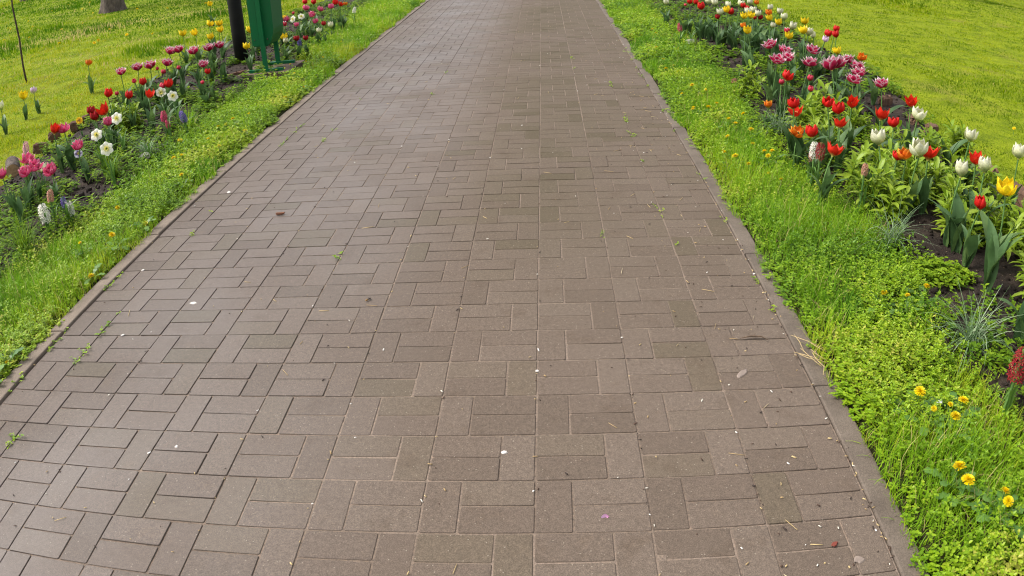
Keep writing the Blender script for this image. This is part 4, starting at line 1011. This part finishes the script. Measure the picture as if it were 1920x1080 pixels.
for x, y, s, h, lab in (
 (1.19, 0.41, 1.15, 0.090, 'dandelion nearest the path above the lower right dandelion group'),
 (1.33, 0.36, 1.1, 0.090, 'dandelion right of the white scrap, upper of two, lower right verge'),
 (1.26, 0.28, 1.1, 0.090, 'dandelion just right of the white scrap in the lower right verge'),
 (1.20, 0.32, .6, 0.090, 'small half-closed dandelion between the white scrap and the path'),
 (1.27, 0.34, .6, 0.090, 'small closed dandelion above the white scrap'),
 (1.17, 0.06, 1.25, 0.090, 'dandelion in the lower right verge, upper one of a close pair'),
 (1.17, 0.00, 1.25, 0.090, 'dandelion in the lower right verge, lower one of a close pair'),
 (1.27, -0.06, 1.0, 0.090, 'dandelion near the right picture edge, upper of two'),
 (1.26, -0.10, 1.0, 0.090, 'dandelion near the right picture edge, lower of two'),
 (1.33, 1.06, .8, 0.090, 'dandelion in the right verge left of the feathery weed'),
 (1.42, 1.03, .7, 0.090, 'small dandelion between two others in the right verge'),
 (1.54, 1.10, .9, 0.090, 'dandelion at the bed edge above the striped grass tuft'),
 (-2.13, 2.11, 1.0, 0.030, 'dandelion at the left kerb, upper of the near ones'),
 (-2.18, 1.84, 1.15, 0.090, 'dandelion in the left verge below the white hyacinth'),
 (-2.13, 1.50, 1.1, 0.030, 'dandelion at the left kerb in the middle of the verge'),
 (-2.13, 0.60, 1.1, 0.030, 'lowest dandelion at the left picture edge'),
 (-2.13, 0.74, .6, 0.030, 'small dandelion at the broken left kerb'),
 (-2.34, 1.76, .6, 0.090, 'tiny dandelion left of the brighter one in the left verge'),
 (-2.16, 4.75, 1.2, 0.070, 'dandelion at the left kerb level with the bin'),
 (-2.16, 3.78, 1.2, 0.055, 'dandelion at the left kerb level with the blue-violet hyacinth'),
 (1.12, 2.72, 1.2, 0.090, 'dandelion beside the path at the right kerb, level with the white hyacinth'),
 (1.32, 2.81, 1.0, 0.090, 'left one of three dandelions by the verge edge grass tuft'),
 (1.37, 2.82, 1.0, 0.090, 'right one of three dandelions by the verge edge grass tuft'),
 (1.32, 2.73, 1.0, 0.090, 'lowest of three dandelions by the verge edge grass tuft'),
 (1.35, 3.24, 1.3, 0.090, 'dandelion just above the arching grass tuft in the right verge'),
 (1.20, 4.50, 1.1, 0.090, 'dandelion at the far right verge level with the faded hyacinth'),
 (1.27, 3.91, 1.2, 0.090, 'dandelion in the right verge left of the striped orange tulip'),
 (1.19, 3.82, 1.2, 0.090, 'dandelion nearest the right kerb left of the striped orange tulip'),
 (1.40, 3.64, 1.1, 0.090, 'dandelion at the verge edge below the striped orange tulip'),
 (1.26, 3.48, 1.2, 0.090, 'dandelion mid verge below the striped orange tulip'),
 (1.07, 4.21, 1.1, 0.090, 'dandelion close to the right kerb in the far verge'),
 (1.17, 6.26, 1.3, 0.090, 'dandelion in the far right verge, left of two'),
 (1.29, 6.19, 1.3, 0.090, 'dandelion in the far right verge, right of two'),
 (-2.19, 2.75, .9, 0.090, 'faint dandelion in the left verge grass tuft'),
 (-2.36, 4.05, 1.0, 0.090, 'dandelion at the left verge level with the flaring red tulip'),
 (-2.15, 5.25, 1.1, 0.045, 'dandelion nearest the left kerb below the bin')):
    dandelion(x, y, lab, h, s)
for x, y in ((-14.9, 19.2), (-15.4, 20.9), (-11.3, 16.1), (-16.4, 22.8), (-13.9, 15.7), (-12.7, 15.2), (-14.3, 17.1), (-12.2, 13.3), (-8.8, 10.9), (-7.6, 10.3), (-7.2, 10.8), (-6.5, 10.5), (-10.2, 13.9), (-14.1, 20.3),
             (-11.0, 12.8), (-14.4, 16.2), (-7.7, 10.6), (-8.3, 12.0), (-10.4, 13.3), (-9.6, 15.5), (-12.9, 18.0), (-10.9, 11.4), (-8.4, 14.8), (-7.5, 15.0)):
    dandelion(x, y, 'tiny yellow dandelion dotted in the left lawn', .07, 2.0, False, 'dandelions dotted in the left lawn')
for side, xa, xb, n in (('right', 1.05, 1.42, 20), ('left', -2.62, -2.14, 16)):
    rr = random.Random(n)
    for k in range(n):
        yy = 2.2 + 6 * rr.random() ** 1.2; dandelion(rr.uniform(xa, xb), yy, 'tiny yellow dandelion half hidden in the %s verge' % side, rr.uniform(.06, .085), rr.uniform(.8, 1.3), False, 'tiny dandelions in the %s verge' % side)
dandelion(3.66, 3.66, 'single yellow dandelion in the right lawn', .05, 1.0, False)

# ================================================================== lamp post, bin, trees, edging pieces
def paint(name, col, rough=.45, chip=(.08, .05, .035), amt=.68):
    m, nt, b, out = new_mat(name); p = opos(nt)
    c = mixc(nt, ramp(nt, noise(nt, p, 30, 5, .7), [(amt, (0,) * 3), (amt + .03, (1,) * 3)]), col, chip)
    c = mixc(nt, ramp(nt, noise(nt, p, 3, 4), [(.3, (0,) * 3), (.7, (.35,) * 3)]), c, tuple(x * .6 + .02 for x in col))
    nt.links.new(c, b.inputs['Base Color']); b.inputs['Roughness'].default_value = rough; b.inputs['Specular IOR Level'].default_value = .22; bump(nt, b, noise(nt, p, 90, 3), .2, .003); return m
M['black_paint'] = paint('black_paint', (.004, .0035, .004), .6, (.12, .13, .14), .74)
M['green_paint'] = paint('green_paint', (.002, .105, .03), .45, (.05, .06, .03), .76)
M['green_dark'] = paint('green_frame_paint', (.003, .12, .036), .45, (.05, .06, .03), .74)
M['slab'] = plain('slab', (.10, .066, .042), .9, 0, .35, 14, .6)
M['stone'] = plain('brown_stone', (.12, .062, .035), .9, 0, .4, 22, .8)
M['wood_cut'] = plain('cut_wood', (.36, .22, .11), .85, 0, .3, 40, .4)

def bark_mat(name, a, b_):
    m, nt, b, out = new_mat(name); p = opos(nt)
    mp = nd(nt, 'ShaderNodeMapping'); mp.inputs['Scale'].default_value = (1, 1, .22); nt.links.new(p, mp.inputs[0])
    n = noise(nt, mp.outputs[0], 24, 6, .7); nt.links.new(ramp(nt, n, [(.32, a), (.68, b_)]), b.inputs['Base Color']); b.inputs['Roughness'].default_value = .9
    bump(nt, b, n, 1., .04); return m
M['bark'] = bark_mat('bark', (.045, .032, .024), (.17, .13, .10)); M['sapbark'] = bark_mat('young_bark', (.04, .02, .015), (.1, .06, .045))

# ---- lamp post
x, y = -3.50, 7.14; lp = thing('lamp_post', 'black painted metal lamp post in the left bed beside the green bin', 'lamp post', (x, y, float(soil_z(x, y)) - .01))
b = MB(); b.tube([(0, 0, -.1), (0, 0, .4), (0, 0, 1.5), (0, 0, 3.6)], [.084, .083, .079, .066], 24); link('post', b.mesh('post', M['black_paint'], True), lp)
b = MB(); b.tube([(0, 0, 3.6), (0, 0, 3.66), (0, 0, 3.72)], [.09, .1, .06], 20); link('collar', b.mesh('collar', M['black_paint'], True), lp)
b = MB(); b.tube([(0, 0, 3.72), (0, 0, 3.85), (0, 0, 4.0), (0, 0, 4.1)], [.07, .19, .17, .03], 24); link('lantern', b.mesh('lantern', plain('frosted_lantern', (.7, .7, .66), .3), True), lp)

# ---- litter bin on its slab
sz = float(ground_z(sx, sy))
b = MB(); V = []; b.box((-.30, -.30, -.06), (.27, .31, .05))
sm = b.mesh('slab', M['slab']); prop(link('slab', sm, None, (sx, sy, sz)), 'low weathered brown concrete slab under the green litter bin', 'slab')
bn = thing('litter_bin', 'dark green steel litter bin hung on a two-legged frame', 'litter bin', (sx, sy, sz + .05))
for k, yy in enumerate((-.20, .20)):
    b = MB(); b.box((-.025, yy - .012, .03), (.025, yy + .012, .95)); l = link('leg', b.mesh('leg', M['green_dark']), bn)
    b = MB(); b.box((-.19, yy - .022, 0), (.19, yy + .022, .03)); link('foot_bar', b.mesh('foot_bar', M['green_dark']), l)
ol = [(-.135, .27), (.03, .26), (.065, .275), (.105, .32), (.135, .38), (.15, .44), (.16, .86), (-.16, .86)]
b = MB(); b.prism(ol, -.165, .165); bk = link('bucket', b.mesh('bucket', M['green_paint']), bn, scale=(.84, 1, 1))
b = MB(); b.box((-.19, -.175, .85), (.19, -.160, .885)); b.box((-.19, .160, .85), (.19, .175, .885)); b.box((-.19, -.16, .85), (-.176, .16, .885)); b.box((.176, -.16, .85), (.19, .16, .885))
link('rim', b.mesh('rim', M['green_dark']), bk)
b = MB(); b.box((-.15, -.1715, .28), (-.05, -.166, .85)); link('side_fold', b.mesh('side_fold', M['green_dark']), bk)
for bx_, bz in ((-.12, .80), (.12, .80), (-.11, .34), (.06, .34)):
    b = MB(); b.tube([(bx_, -.178, bz), (bx_, -.164, bz)], .007, 8); link('bolt', b.mesh('bolt', plain('bolt_rust', (.07, .04, .025), .7)), bk)
for yy in (-.172, .172):
    b = MB(); b.tube([(0, yy - .02, .62), (0, yy + .02, .62)], .016, 10); link('pivot', b.mesh('pivot', M['green_dark']), bk)

# ---- trees
def tree(name, x, y, rad, H, lean, label, bark, seed, crown=1400, z0=0):
    r = random.Random(seed); rg = np.random.default_rng(seed); z = float(ground_z(x, y)) + z0; root = thing(name, label, 'tree', (x, y, z - .05))
    n, m = 28, 22; V, F = [], []
    for j in range(m + 1):
        t = j / m; zz = H * t ** 1.5
        for k in range(n):
            a = 6.2832 * k / n; fl = 1 + .55 * math.exp(-zz / (rad * 1.1)) * (1 + .35 * math.sin(a * 5 + seed))
            q = rad * (1 - .55 * t) * fl * (1 + .07 * math.sin(a * 7 + j * .4) + .05 * r.gauss(0, 1))
            V.append((q * math.cos(a) + lean[0] * zz, q * math.sin(a) + lean[1] * zz, zz))
    F = [(j * n + k, j * n + (k + 1) % n, (j + 1) * n + (k + 1) % n, (j + 1) * n + k) for j in range(m) for k in range(n)]
    tr = link('trunk', mesh('trunk', V, F, bark, True), root); tips = []
    for k in range(7):
        a = k * 2.4 + r.uniform(-.3, .3); h0 = H * r.uniform(.7, .98); L = H * r.uniform(.35, .55); p = [Vector((lean[0] * h0, lean[1] * h0, h0))]
        for q in range(1, 5): p.append(p[0] + Vector((math.cos(a) * L * q / 4, math.sin(a) * L * q / 4, L * .8 * (q / 4) ** .8)) + Vector((r.gauss(0, .05), r.gauss(0, .05), 0)) * L)
        bb = MB(); bb.tube(p, [rad * .38 * (1 - .2 * q) for q in range(5)], 8); link('limb', bb.mesh('limb', bark, True), tr); tips += p[2:]
    c = np.array([tips[i] for i in rg.integers(0, len(tips), crown)]) + rg.normal(0, H * .09, (crown, 3)); s = rg.uniform(.05, .11, crown)
    q = rg.normal(0, 1, (crown, 2, 3)); q /= np.linalg.norm(q, axis=2, keepdims=True)
    V = np.stack([c - q[:, 0] * s[:, None], c + q[:, 1] * s[:, None] * .6, c + q[:, 0] * s[:, None], c - q[:, 1] * s[:, None] * .6], 1).reshape(-1, 3)
    o = link('crown', mesh('crown', V, np.arange(crown * 4).reshape(-1, 4), M['weed'], attrs={'v': rg.random(crown).repeat(4)}), root); o['kind'] = 'stuff'
tree('tree', -10.95, 16.55, .27, 5.0, (-.01, .03), 'brown tree trunk rising from the grass at the top left, left of the lamp post', M['bark'], 3, 1500)
tree('tree', -24.6, 30.5, .33, 6.0, (0, 0), 'distant tree trunk foot at the top left edge above the sapling', M['bark'], 5, 1500)
tree('tree', 9.35, 14.75, .27, 5.0, (.02, .02), 'dark tree foot at the top edge of the right lawn', M['sapbark'], 8, 1500)
# sapling
x, y = -7.15, 7.62; z = float(ground_z(x, y)); sp_ = thing('sapling', 'thin bare dark sapling stem standing in the left lawn', 'sapling', (x, y, z - .05))
b = MB(); b.tube([(0, 0, -.1), (-.02, .01, .3), (-.01, .02, .7), (-.05, .02, 1.2), (-.03, .03, 1.7), (-.06, .02, 2.2)], [.017, .015, .0145, .013, .011, .008], 8); st = link('trunk', b.mesh('trunk', M['sapbark'], True), sp_)
for k, (h0, a) in enumerate(((1.45, .4), (1.7, 2.5), (1.95, 4.4))):
    b = MB(); b.tube([(-.03, .02, h0), (-.03 + .14 * math.cos(a), .02 + .14 * math.sin(a), h0 + .16), (-.03 + .2 * math.cos(a), .02 + .2 * math.sin(a), h0 + .38)], [.007, .005, .002], 6); link('branch', b.mesh('branch', M['sapbark'], True), st)
n = 60; c = np.stack([rng.normal(-.04, .13, n), rng.normal(.02, .13, n), rng.uniform(1.6, 2.4, n)], -1); q = rng.normal(0, .03, (n, 2, 3))
o = link('crown', mesh('crown', np.stack([c - q[:, 0], c + q[:, 1] * .5, c + q[:, 0], c - q[:, 1] * .5], 1).reshape(-1, 3), np.arange(n * 4).reshape(-1, 4), M['weed'], attrs={'v': rng.random(n).repeat(4)}), sp_); o['kind'] = 'stuff'

# ---- edging pieces along the lawn side of the beds
def rock(seed, dims, mat, rough=.18):
    r = np.random.default_rng(seed); n = 5; V, idx, F = [], {}, []
    def vid(p):
        key = tuple(np.round(p, 4))
        if key not in idx: idx[key] = len(V); V.append(np.array(p, float))
        return idx[key]
    for ax in range(3):
        for sg in (-1, 1):
            for i in range(n):
                for j in range(n):
                    q = []
                    for di, dj in ((0, 0), (1, 0), (1, 1), (0, 1)):
                        p = [0, 0, 0]; p[ax] = sg; p[(ax + 1) % 3] = -1 + 2 * (i + di) / n; p[(ax + 2) % 3] = -1 + 2 * (j + dj) / n; q.append(vid(p))
                    F.append(tuple(q) if sg > 0 else tuple(q[::-1]))
    A = np.array(V); A = A / (np.abs(A) ** 5).sum(1, keepdims=True) ** .2
    A += r.normal(0, rough * .35, A.shape); w = vnoise(A[:, 0] * 1.7 + seed, A[:, 1] * 1.7 + A[:, 2], seed) - .5; A *= (1 + rough * 1.6 * w)[:, None]
    return mesh('edging_piece', A * np.array(dims), F, mat)
EDG = [(-4.22, 3.98, (.13, .05, .085), .5, 'rough brown edging stone under the splayed red tulip, lowest of its row'), (-4.30, 4.32, (.11, .05, .08), .9, 'brown edging stone between the splayed red tulip and the yellow pansy'),
       (-4.25, 4.62, (.10, .06, .09), .4, 'reddish brown edging stone right by the yellow pansy'), (-4.28, 4.9, (.12, .05, .07), .8, 'flat brown edging stone behind the yellow pansy'), (-4.33, 5.55, (.12, .06, .07), .2, 'brown edging stone behind the slim red tulip'),
       (2.74, 4.22, (.09, .06, .07), .4, 'ridged brown clay edging piece left below the open red tulip'), (2.76, 3.74, (.12, .05, .06), 1.2, 'dark brown clay edging piece behind the tall cream tulip, upper of two'), (2.78, 3.48, (.08, .06, .06), .7, 'curved brown clay edging piece behind the tall cream tulip, lower of two'),
       (2.70, 2.56, (.12, .05, .07), 1.9, 'tan edging stone behind the right cream tulip of the near pair'), (2.66, 2.10, (.13, .06, .10), 1.7, 'large brown edging stone at the right picture edge'), (-3.22, 6.25, (.16, .05, .03), .2, 'flat brown clay piece on soil left of the bin slab')]
for k, (x, y, dm, rz, lab) in enumerate(EDG):
    o = link('edging_stone', rock(k + 3, tuple((.55 if x < 0 else .7) * q for q in dm), M['stone']), None, (x, y, float(soil_z(x, y)) + dm[2] * .3), (.1 * math.sin(k), .12 * math.cos(k), rz)); prop(o, lab, 'edging stone', 'edging pieces along the flower beds')
x, y = -4.10, 3.40; lg = thing('log', 'cut round log with pale tan face at the left edge of the bed', 'log', (x, y, float(soil_z(x, y)) + .045), 'edging pieces along the flower beds')
lg.rotation_euler = (0, R(8), R(-52))
b = MB(); b.tube([(-.09, 0, 0), (0, .004, 0), (.10, 0, 0)], [.062, .064, .061], 20, False); link('bark', b.mesh('bark', M['bark'], True), lg)
b = MB(); b.tube([(-.088, 0, 0), (.103, 0, 0)], [.058, .058], 20, True); link('cut_face', b.mesh('cut_face', M['wood_cut']), lg)

# ================================================================== small things on the path
M['litter'] = leaf_mat('litter', [(0, (.025, .016, .012)), (.2, (.09, .045, .025)), (.35, (.32, .22, .10)), (.65, (.48, .36, .17)), (.8, (.55, .5, .4)), (1, (.75, .72, .66))], trans=.0, rough=.7)
def flakes():
    n = 1100; x = rng.uniform(PL, KR, n); y = -.5 + 9 * rng.random(n) ** 1.7
    k = rng.random(n) < .3; x[k] = np.where(rng.random(k.sum()) < .7, .902, -2.0) + rng.normal(0, .012, k.sum())
    k = rng.random(n) < .5; x[k] = np.round(x[k] / .3) * .3 + rng.normal(0, .004, k.sum()); k = rng.random(n) < .2; x[k] = PR - np.abs(rng.normal(0, .25, k.sum()))
    s = rng.uniform(.0012, .0036, n); el = rng.uniform(1, 2.2, n); yaw = rng.uniform(0, 6.3, n); v = rng.choice([.02, .12, .35, .6, .85, 1], n, p=[.22, .2, .18, .2, .12, .08])
    m = 80; xs_ = rng.uniform(PL, KR, m); k = rng.random(m) < .5; xs_[k] = PR - np.abs(rng.normal(0, .3, k.sum())); ys_ = -.4 + 6 * rng.random(m) ** 1.5
    x = np.concatenate([x, xs_]); y = np.concatenate([y, ys_]); s = np.concatenate([s, rng.uniform(.0008, .0016, m)]); el = np.concatenate([el, rng.uniform(8, 22, m)]); yaw = np.concatenate([yaw, rng.uniform(0, 6.3, m)]); v = np.concatenate([v, rng.uniform(.35, .72, m)])
    n = len(x); dx, dy = np.cos(yaw), np.sin(yaw); z = sag(x, y) + .0035
    Q = []
    for a, b_, h in ((-1, -.6, 0), (1, -.4, .5), (1.1, .6, 1), (-.9, .5, .4)):
        Q.append(np.stack([x + dx * a * s * el - dy * b_ * s, y + dy * a * s * el + dx * b_ * s, z + h * s * .6], -1))
    B_ = [q - np.array([0, 0, .0016]) for q in Q]
    V = np.stack(Q + B_, 1).reshape(-1, 3); b_ = np.arange(n)[:, None] * 8
    F = np.concatenate([b_ + np.array([f]) for f in ((0, 1, 2, 3), (0, 4, 5, 1), (1, 5, 6, 2), (2, 6, 7, 3), (3, 7, 4, 0))], 1).reshape(-1, 4)
    prop(link('path_litter', mesh('path_litter', V, F, M['litter'], attrs={'v': v.repeat(8)})), 'scattered straw bits, seeds and grit on the paved path', 'litter', kind='stuff')
flakes()
def joint_weeds():
    X, Y = [], []
    for x0, ya, yb, n in ((-1.8, .2, 4.2, 46), (.6, 1.4, 5.2, 34), (-2.0, .2, 1.6, 30), (.9, .3, 7, 40), (.3, 1.5, 7, 10), (-1.5, 1, 5, 8), (-.9, 1, 6, 8)):
        c = rng.uniform(ya, yb, max(3, n // 3)); yy = rng.choice(c, n) + rng.normal(0, .03, n); X.append(x0 + rng.normal(0, .006, n)); Y.append(yy)
    x, y = np.concatenate(X), np.concatenate(Y); n = len(x)
    V, F, A = scatter([sprig_proto(k + 300, .009, .012, 3, True) for k in range(5)], x, y, sag(x, y) - .004, rng.uniform(.6, 1.5, n), rng.uniform(.2, .8, n), .5)
    prop(link('joint_weeds', mesh('joint_weeds', V, F, M['chick'], attrs={'v': A})), 'tiny green weeds and moss growing in the paving joints', 'weeds', kind='stuff')
joint_weeds()
def blob(seed, rx, ry, h, mat, name):
    r = random.Random(seed); n = 12; q = [1 + r.gauss(0, .14) for _ in range(n)]
    V = [(rx * q[k] * math.cos(6.283 * k / n), ry * q[k] * math.sin(6.283 * k / n), 0) for k in range(n)] + [(rx * .75 * q[k] * math.cos(6.283 * k / n), ry * .75 * q[k] * math.sin(6.283 * k / n), h) for k in range(n)]
    F = [(k, (k + 1) % n, n + (k + 1) % n, n + k) for k in range(n)] + [tuple(range(n, 2 * n))]
    return mesh(name, V, F, mat)
gum = plain('pale_spot', (.55, .5, .45), .7, 0, .12, 60); gum2 = plain('grey_gum', (.20, .155, .125), .75, 0, .15, 60)
for k, (x, y, rx, ry, m, lab) in enumerate((
 (-1.46, 1.26, .018, .011, gum, 'pale oval gum spot right of the mossy joint, lowest of the left ones'), (-1.89, 1.60, .010, .007, gum, 'pale gum spot on the edge pavers by the left kerb'), (-1.83, 2.62, .018, .012, gum, 'pale oval gum spot by the upper mossy joint at the left'),
 (.81, -.15, .014, .012, gum2, 'grey gum spot on the paver at the lower right by the kerb'), (.68, .69, .03, .012, gum2, 'greyish smear on a paver near the right kerb'), (-.09, .32, .008, .010, gum, 'pale pinkish chip in the joint at the middle bottom'),
 (-1.12, .32, .006, .007, gum, 'bright white chip on the lower left pavers'), (-1.68, 1.0, .009, .006, gum, 'pale chip right of the mossy joint below the oval spot'), (-2.35, 6.0, .02, .014, gum, 'pale pebble by the left kerb beyond the bin'), (0.0, .735, .007, .005, gum, 'small white petal on the long middle joint'))):
    o = link('gum_spot' if 'gum' in lab or 'smear' in lab else 'pale_chip', blob(k, rx, ry, .0025, m, 'spot'), None, (x, y, (float(sag(x, y)) if x > PL else float(ground_z(x, y))) + .001), (0, 0, k)); prop(o, lab, 'spot', 'spots on the paved path')
pk = petal(.02, .022, 1.2, .012, .6, .05, 3)
pp = link('fallen_petal', mesh('fallen_petal', pk[0] * .7, pk[1], petal_mat('fallen_pink', [(0, (.8, .5, .7)), (1, (.75, .3, .6))]), True, {'e': pk[2]}), None, (.17, .05, .004), (1.35, 0, .7)); prop(pp, 'fallen pink petal lying on the pavers near the bottom middle', 'petal')
bc = link('bark_chip', rock(41, (.022, .007, .006), plain('chip_brown', (.16, .06, .025), .7, 0, .4, 60)), None, (-1.37, 2.22, .009), (0, 0, .1)); prop(bc, 'small brown bark chip on the left half of the path', 'bark chip')
# dead insect
ins = thing('insect', 'dead yellow-brown insect lying on the pavers left of the middle', 'insect', (-.68, 1.25, .007)); ins.rotation_euler[2] = .9; im = plain('insect_brown', (.22, .12, .03), .5, 0, .5, 200); iw = plain('insect_dark', (.03, .02, .015), .5)
b = MB(); b.tube([(-.014, 0, 0), (-.008, 0, .001), (-.002, 0, 0), (.002, 0, 0)], [.001, .0042, .0036, .0015], 8); link('abdomen', b.mesh('abdomen', im, True), ins)
b = MB(); b.tube([(.001, 0, 0), (.006, 0, .001), (.010, 0, 0)], [.0015, .0038, .002], 8); link('thorax', b.mesh('thorax', iw, True), ins)
b = MB(); b.tube([(.010, 0, 0), (.0125, 0, 0), (.015, 0, 0)], [.001, .0028, .001], 8); link('head', b.mesh('head', iw, True), ins)
for k in range(6):
    sg = -1 if k % 2 else 1; b = MB(); q = .004 + .002 * (k // 2); b.tube([(q, 0, 0), (q + .001, sg * .006, .003), (q + .002, sg * .010, -.003)], .0005, 4); link('leg', b.mesh('leg', iw), ins)
# twig, dry leaf, scrap
tw = thing('twig', 'dark dry twig on the pavers near the right kerb', 'twig', (.77, .90, .006)); b = MB(); b.tube([(-.05, 0, 0), (-.01, .006, .004), (.03, .004, .003), (.05, -.022, .002)], [.0015, .0028, .0025, .0012], 6); tm = plain('twig_bark', (.09, .055, .03), .8, 0, .4, 80); s_ = link('stick', b.mesh('stick', tm, True), tw)
b = MB(); b.tube([(.0, .005, .004), (.012, .02, .006)], [.0018, .0008], 5); link('side_twig', b.mesh('side_twig', tm), s_)
for k in range(9):
    rr = random.Random(k); b = MB(); L = rr.uniform(.06, .14); b.tube([(-L / 2, 0, 0), (0, rr.gauss(0, .012), .006), (L / 2, 0, .002)], [.0012, .0014, .0008], 5)
    o = link('straw', b.mesh('straw', plain('straw_%d' % k, (.42, .31, .14), .7, 0, .2, 50), True), None, (.955 + rr.gauss(0, .02), .74 + rr.gauss(0, .06), .02), (0, 0, 1.9 + rr.gauss(0, .5))); prop(o, 'dry straw stalk lying on the right kerb beside the grass', 'straw', 'straw stalks on the right kerb')
dl = link('dry_leaf', blob(77, .012, .006, .003, plain('dry_leaf', (.16, .03, .015), .7), 'dry_leaf'), None, (.76, -.09, .003), (0, 0, .6)); prop(dl, 'small red-brown dry leaf on the paver at the lower right', 'leaf')
sc_ = link('paper_scrap', rock(55, (.014, .007, .004), plain('scrap_white', (.72, .72, .74), .6)), None, (1.27, .40, float(ground_z(1.27, .4)) + .055), (.3, .2, .4)); prop(sc_, 'white paper scrap in the weeds beside two dandelions', 'paper scrap')
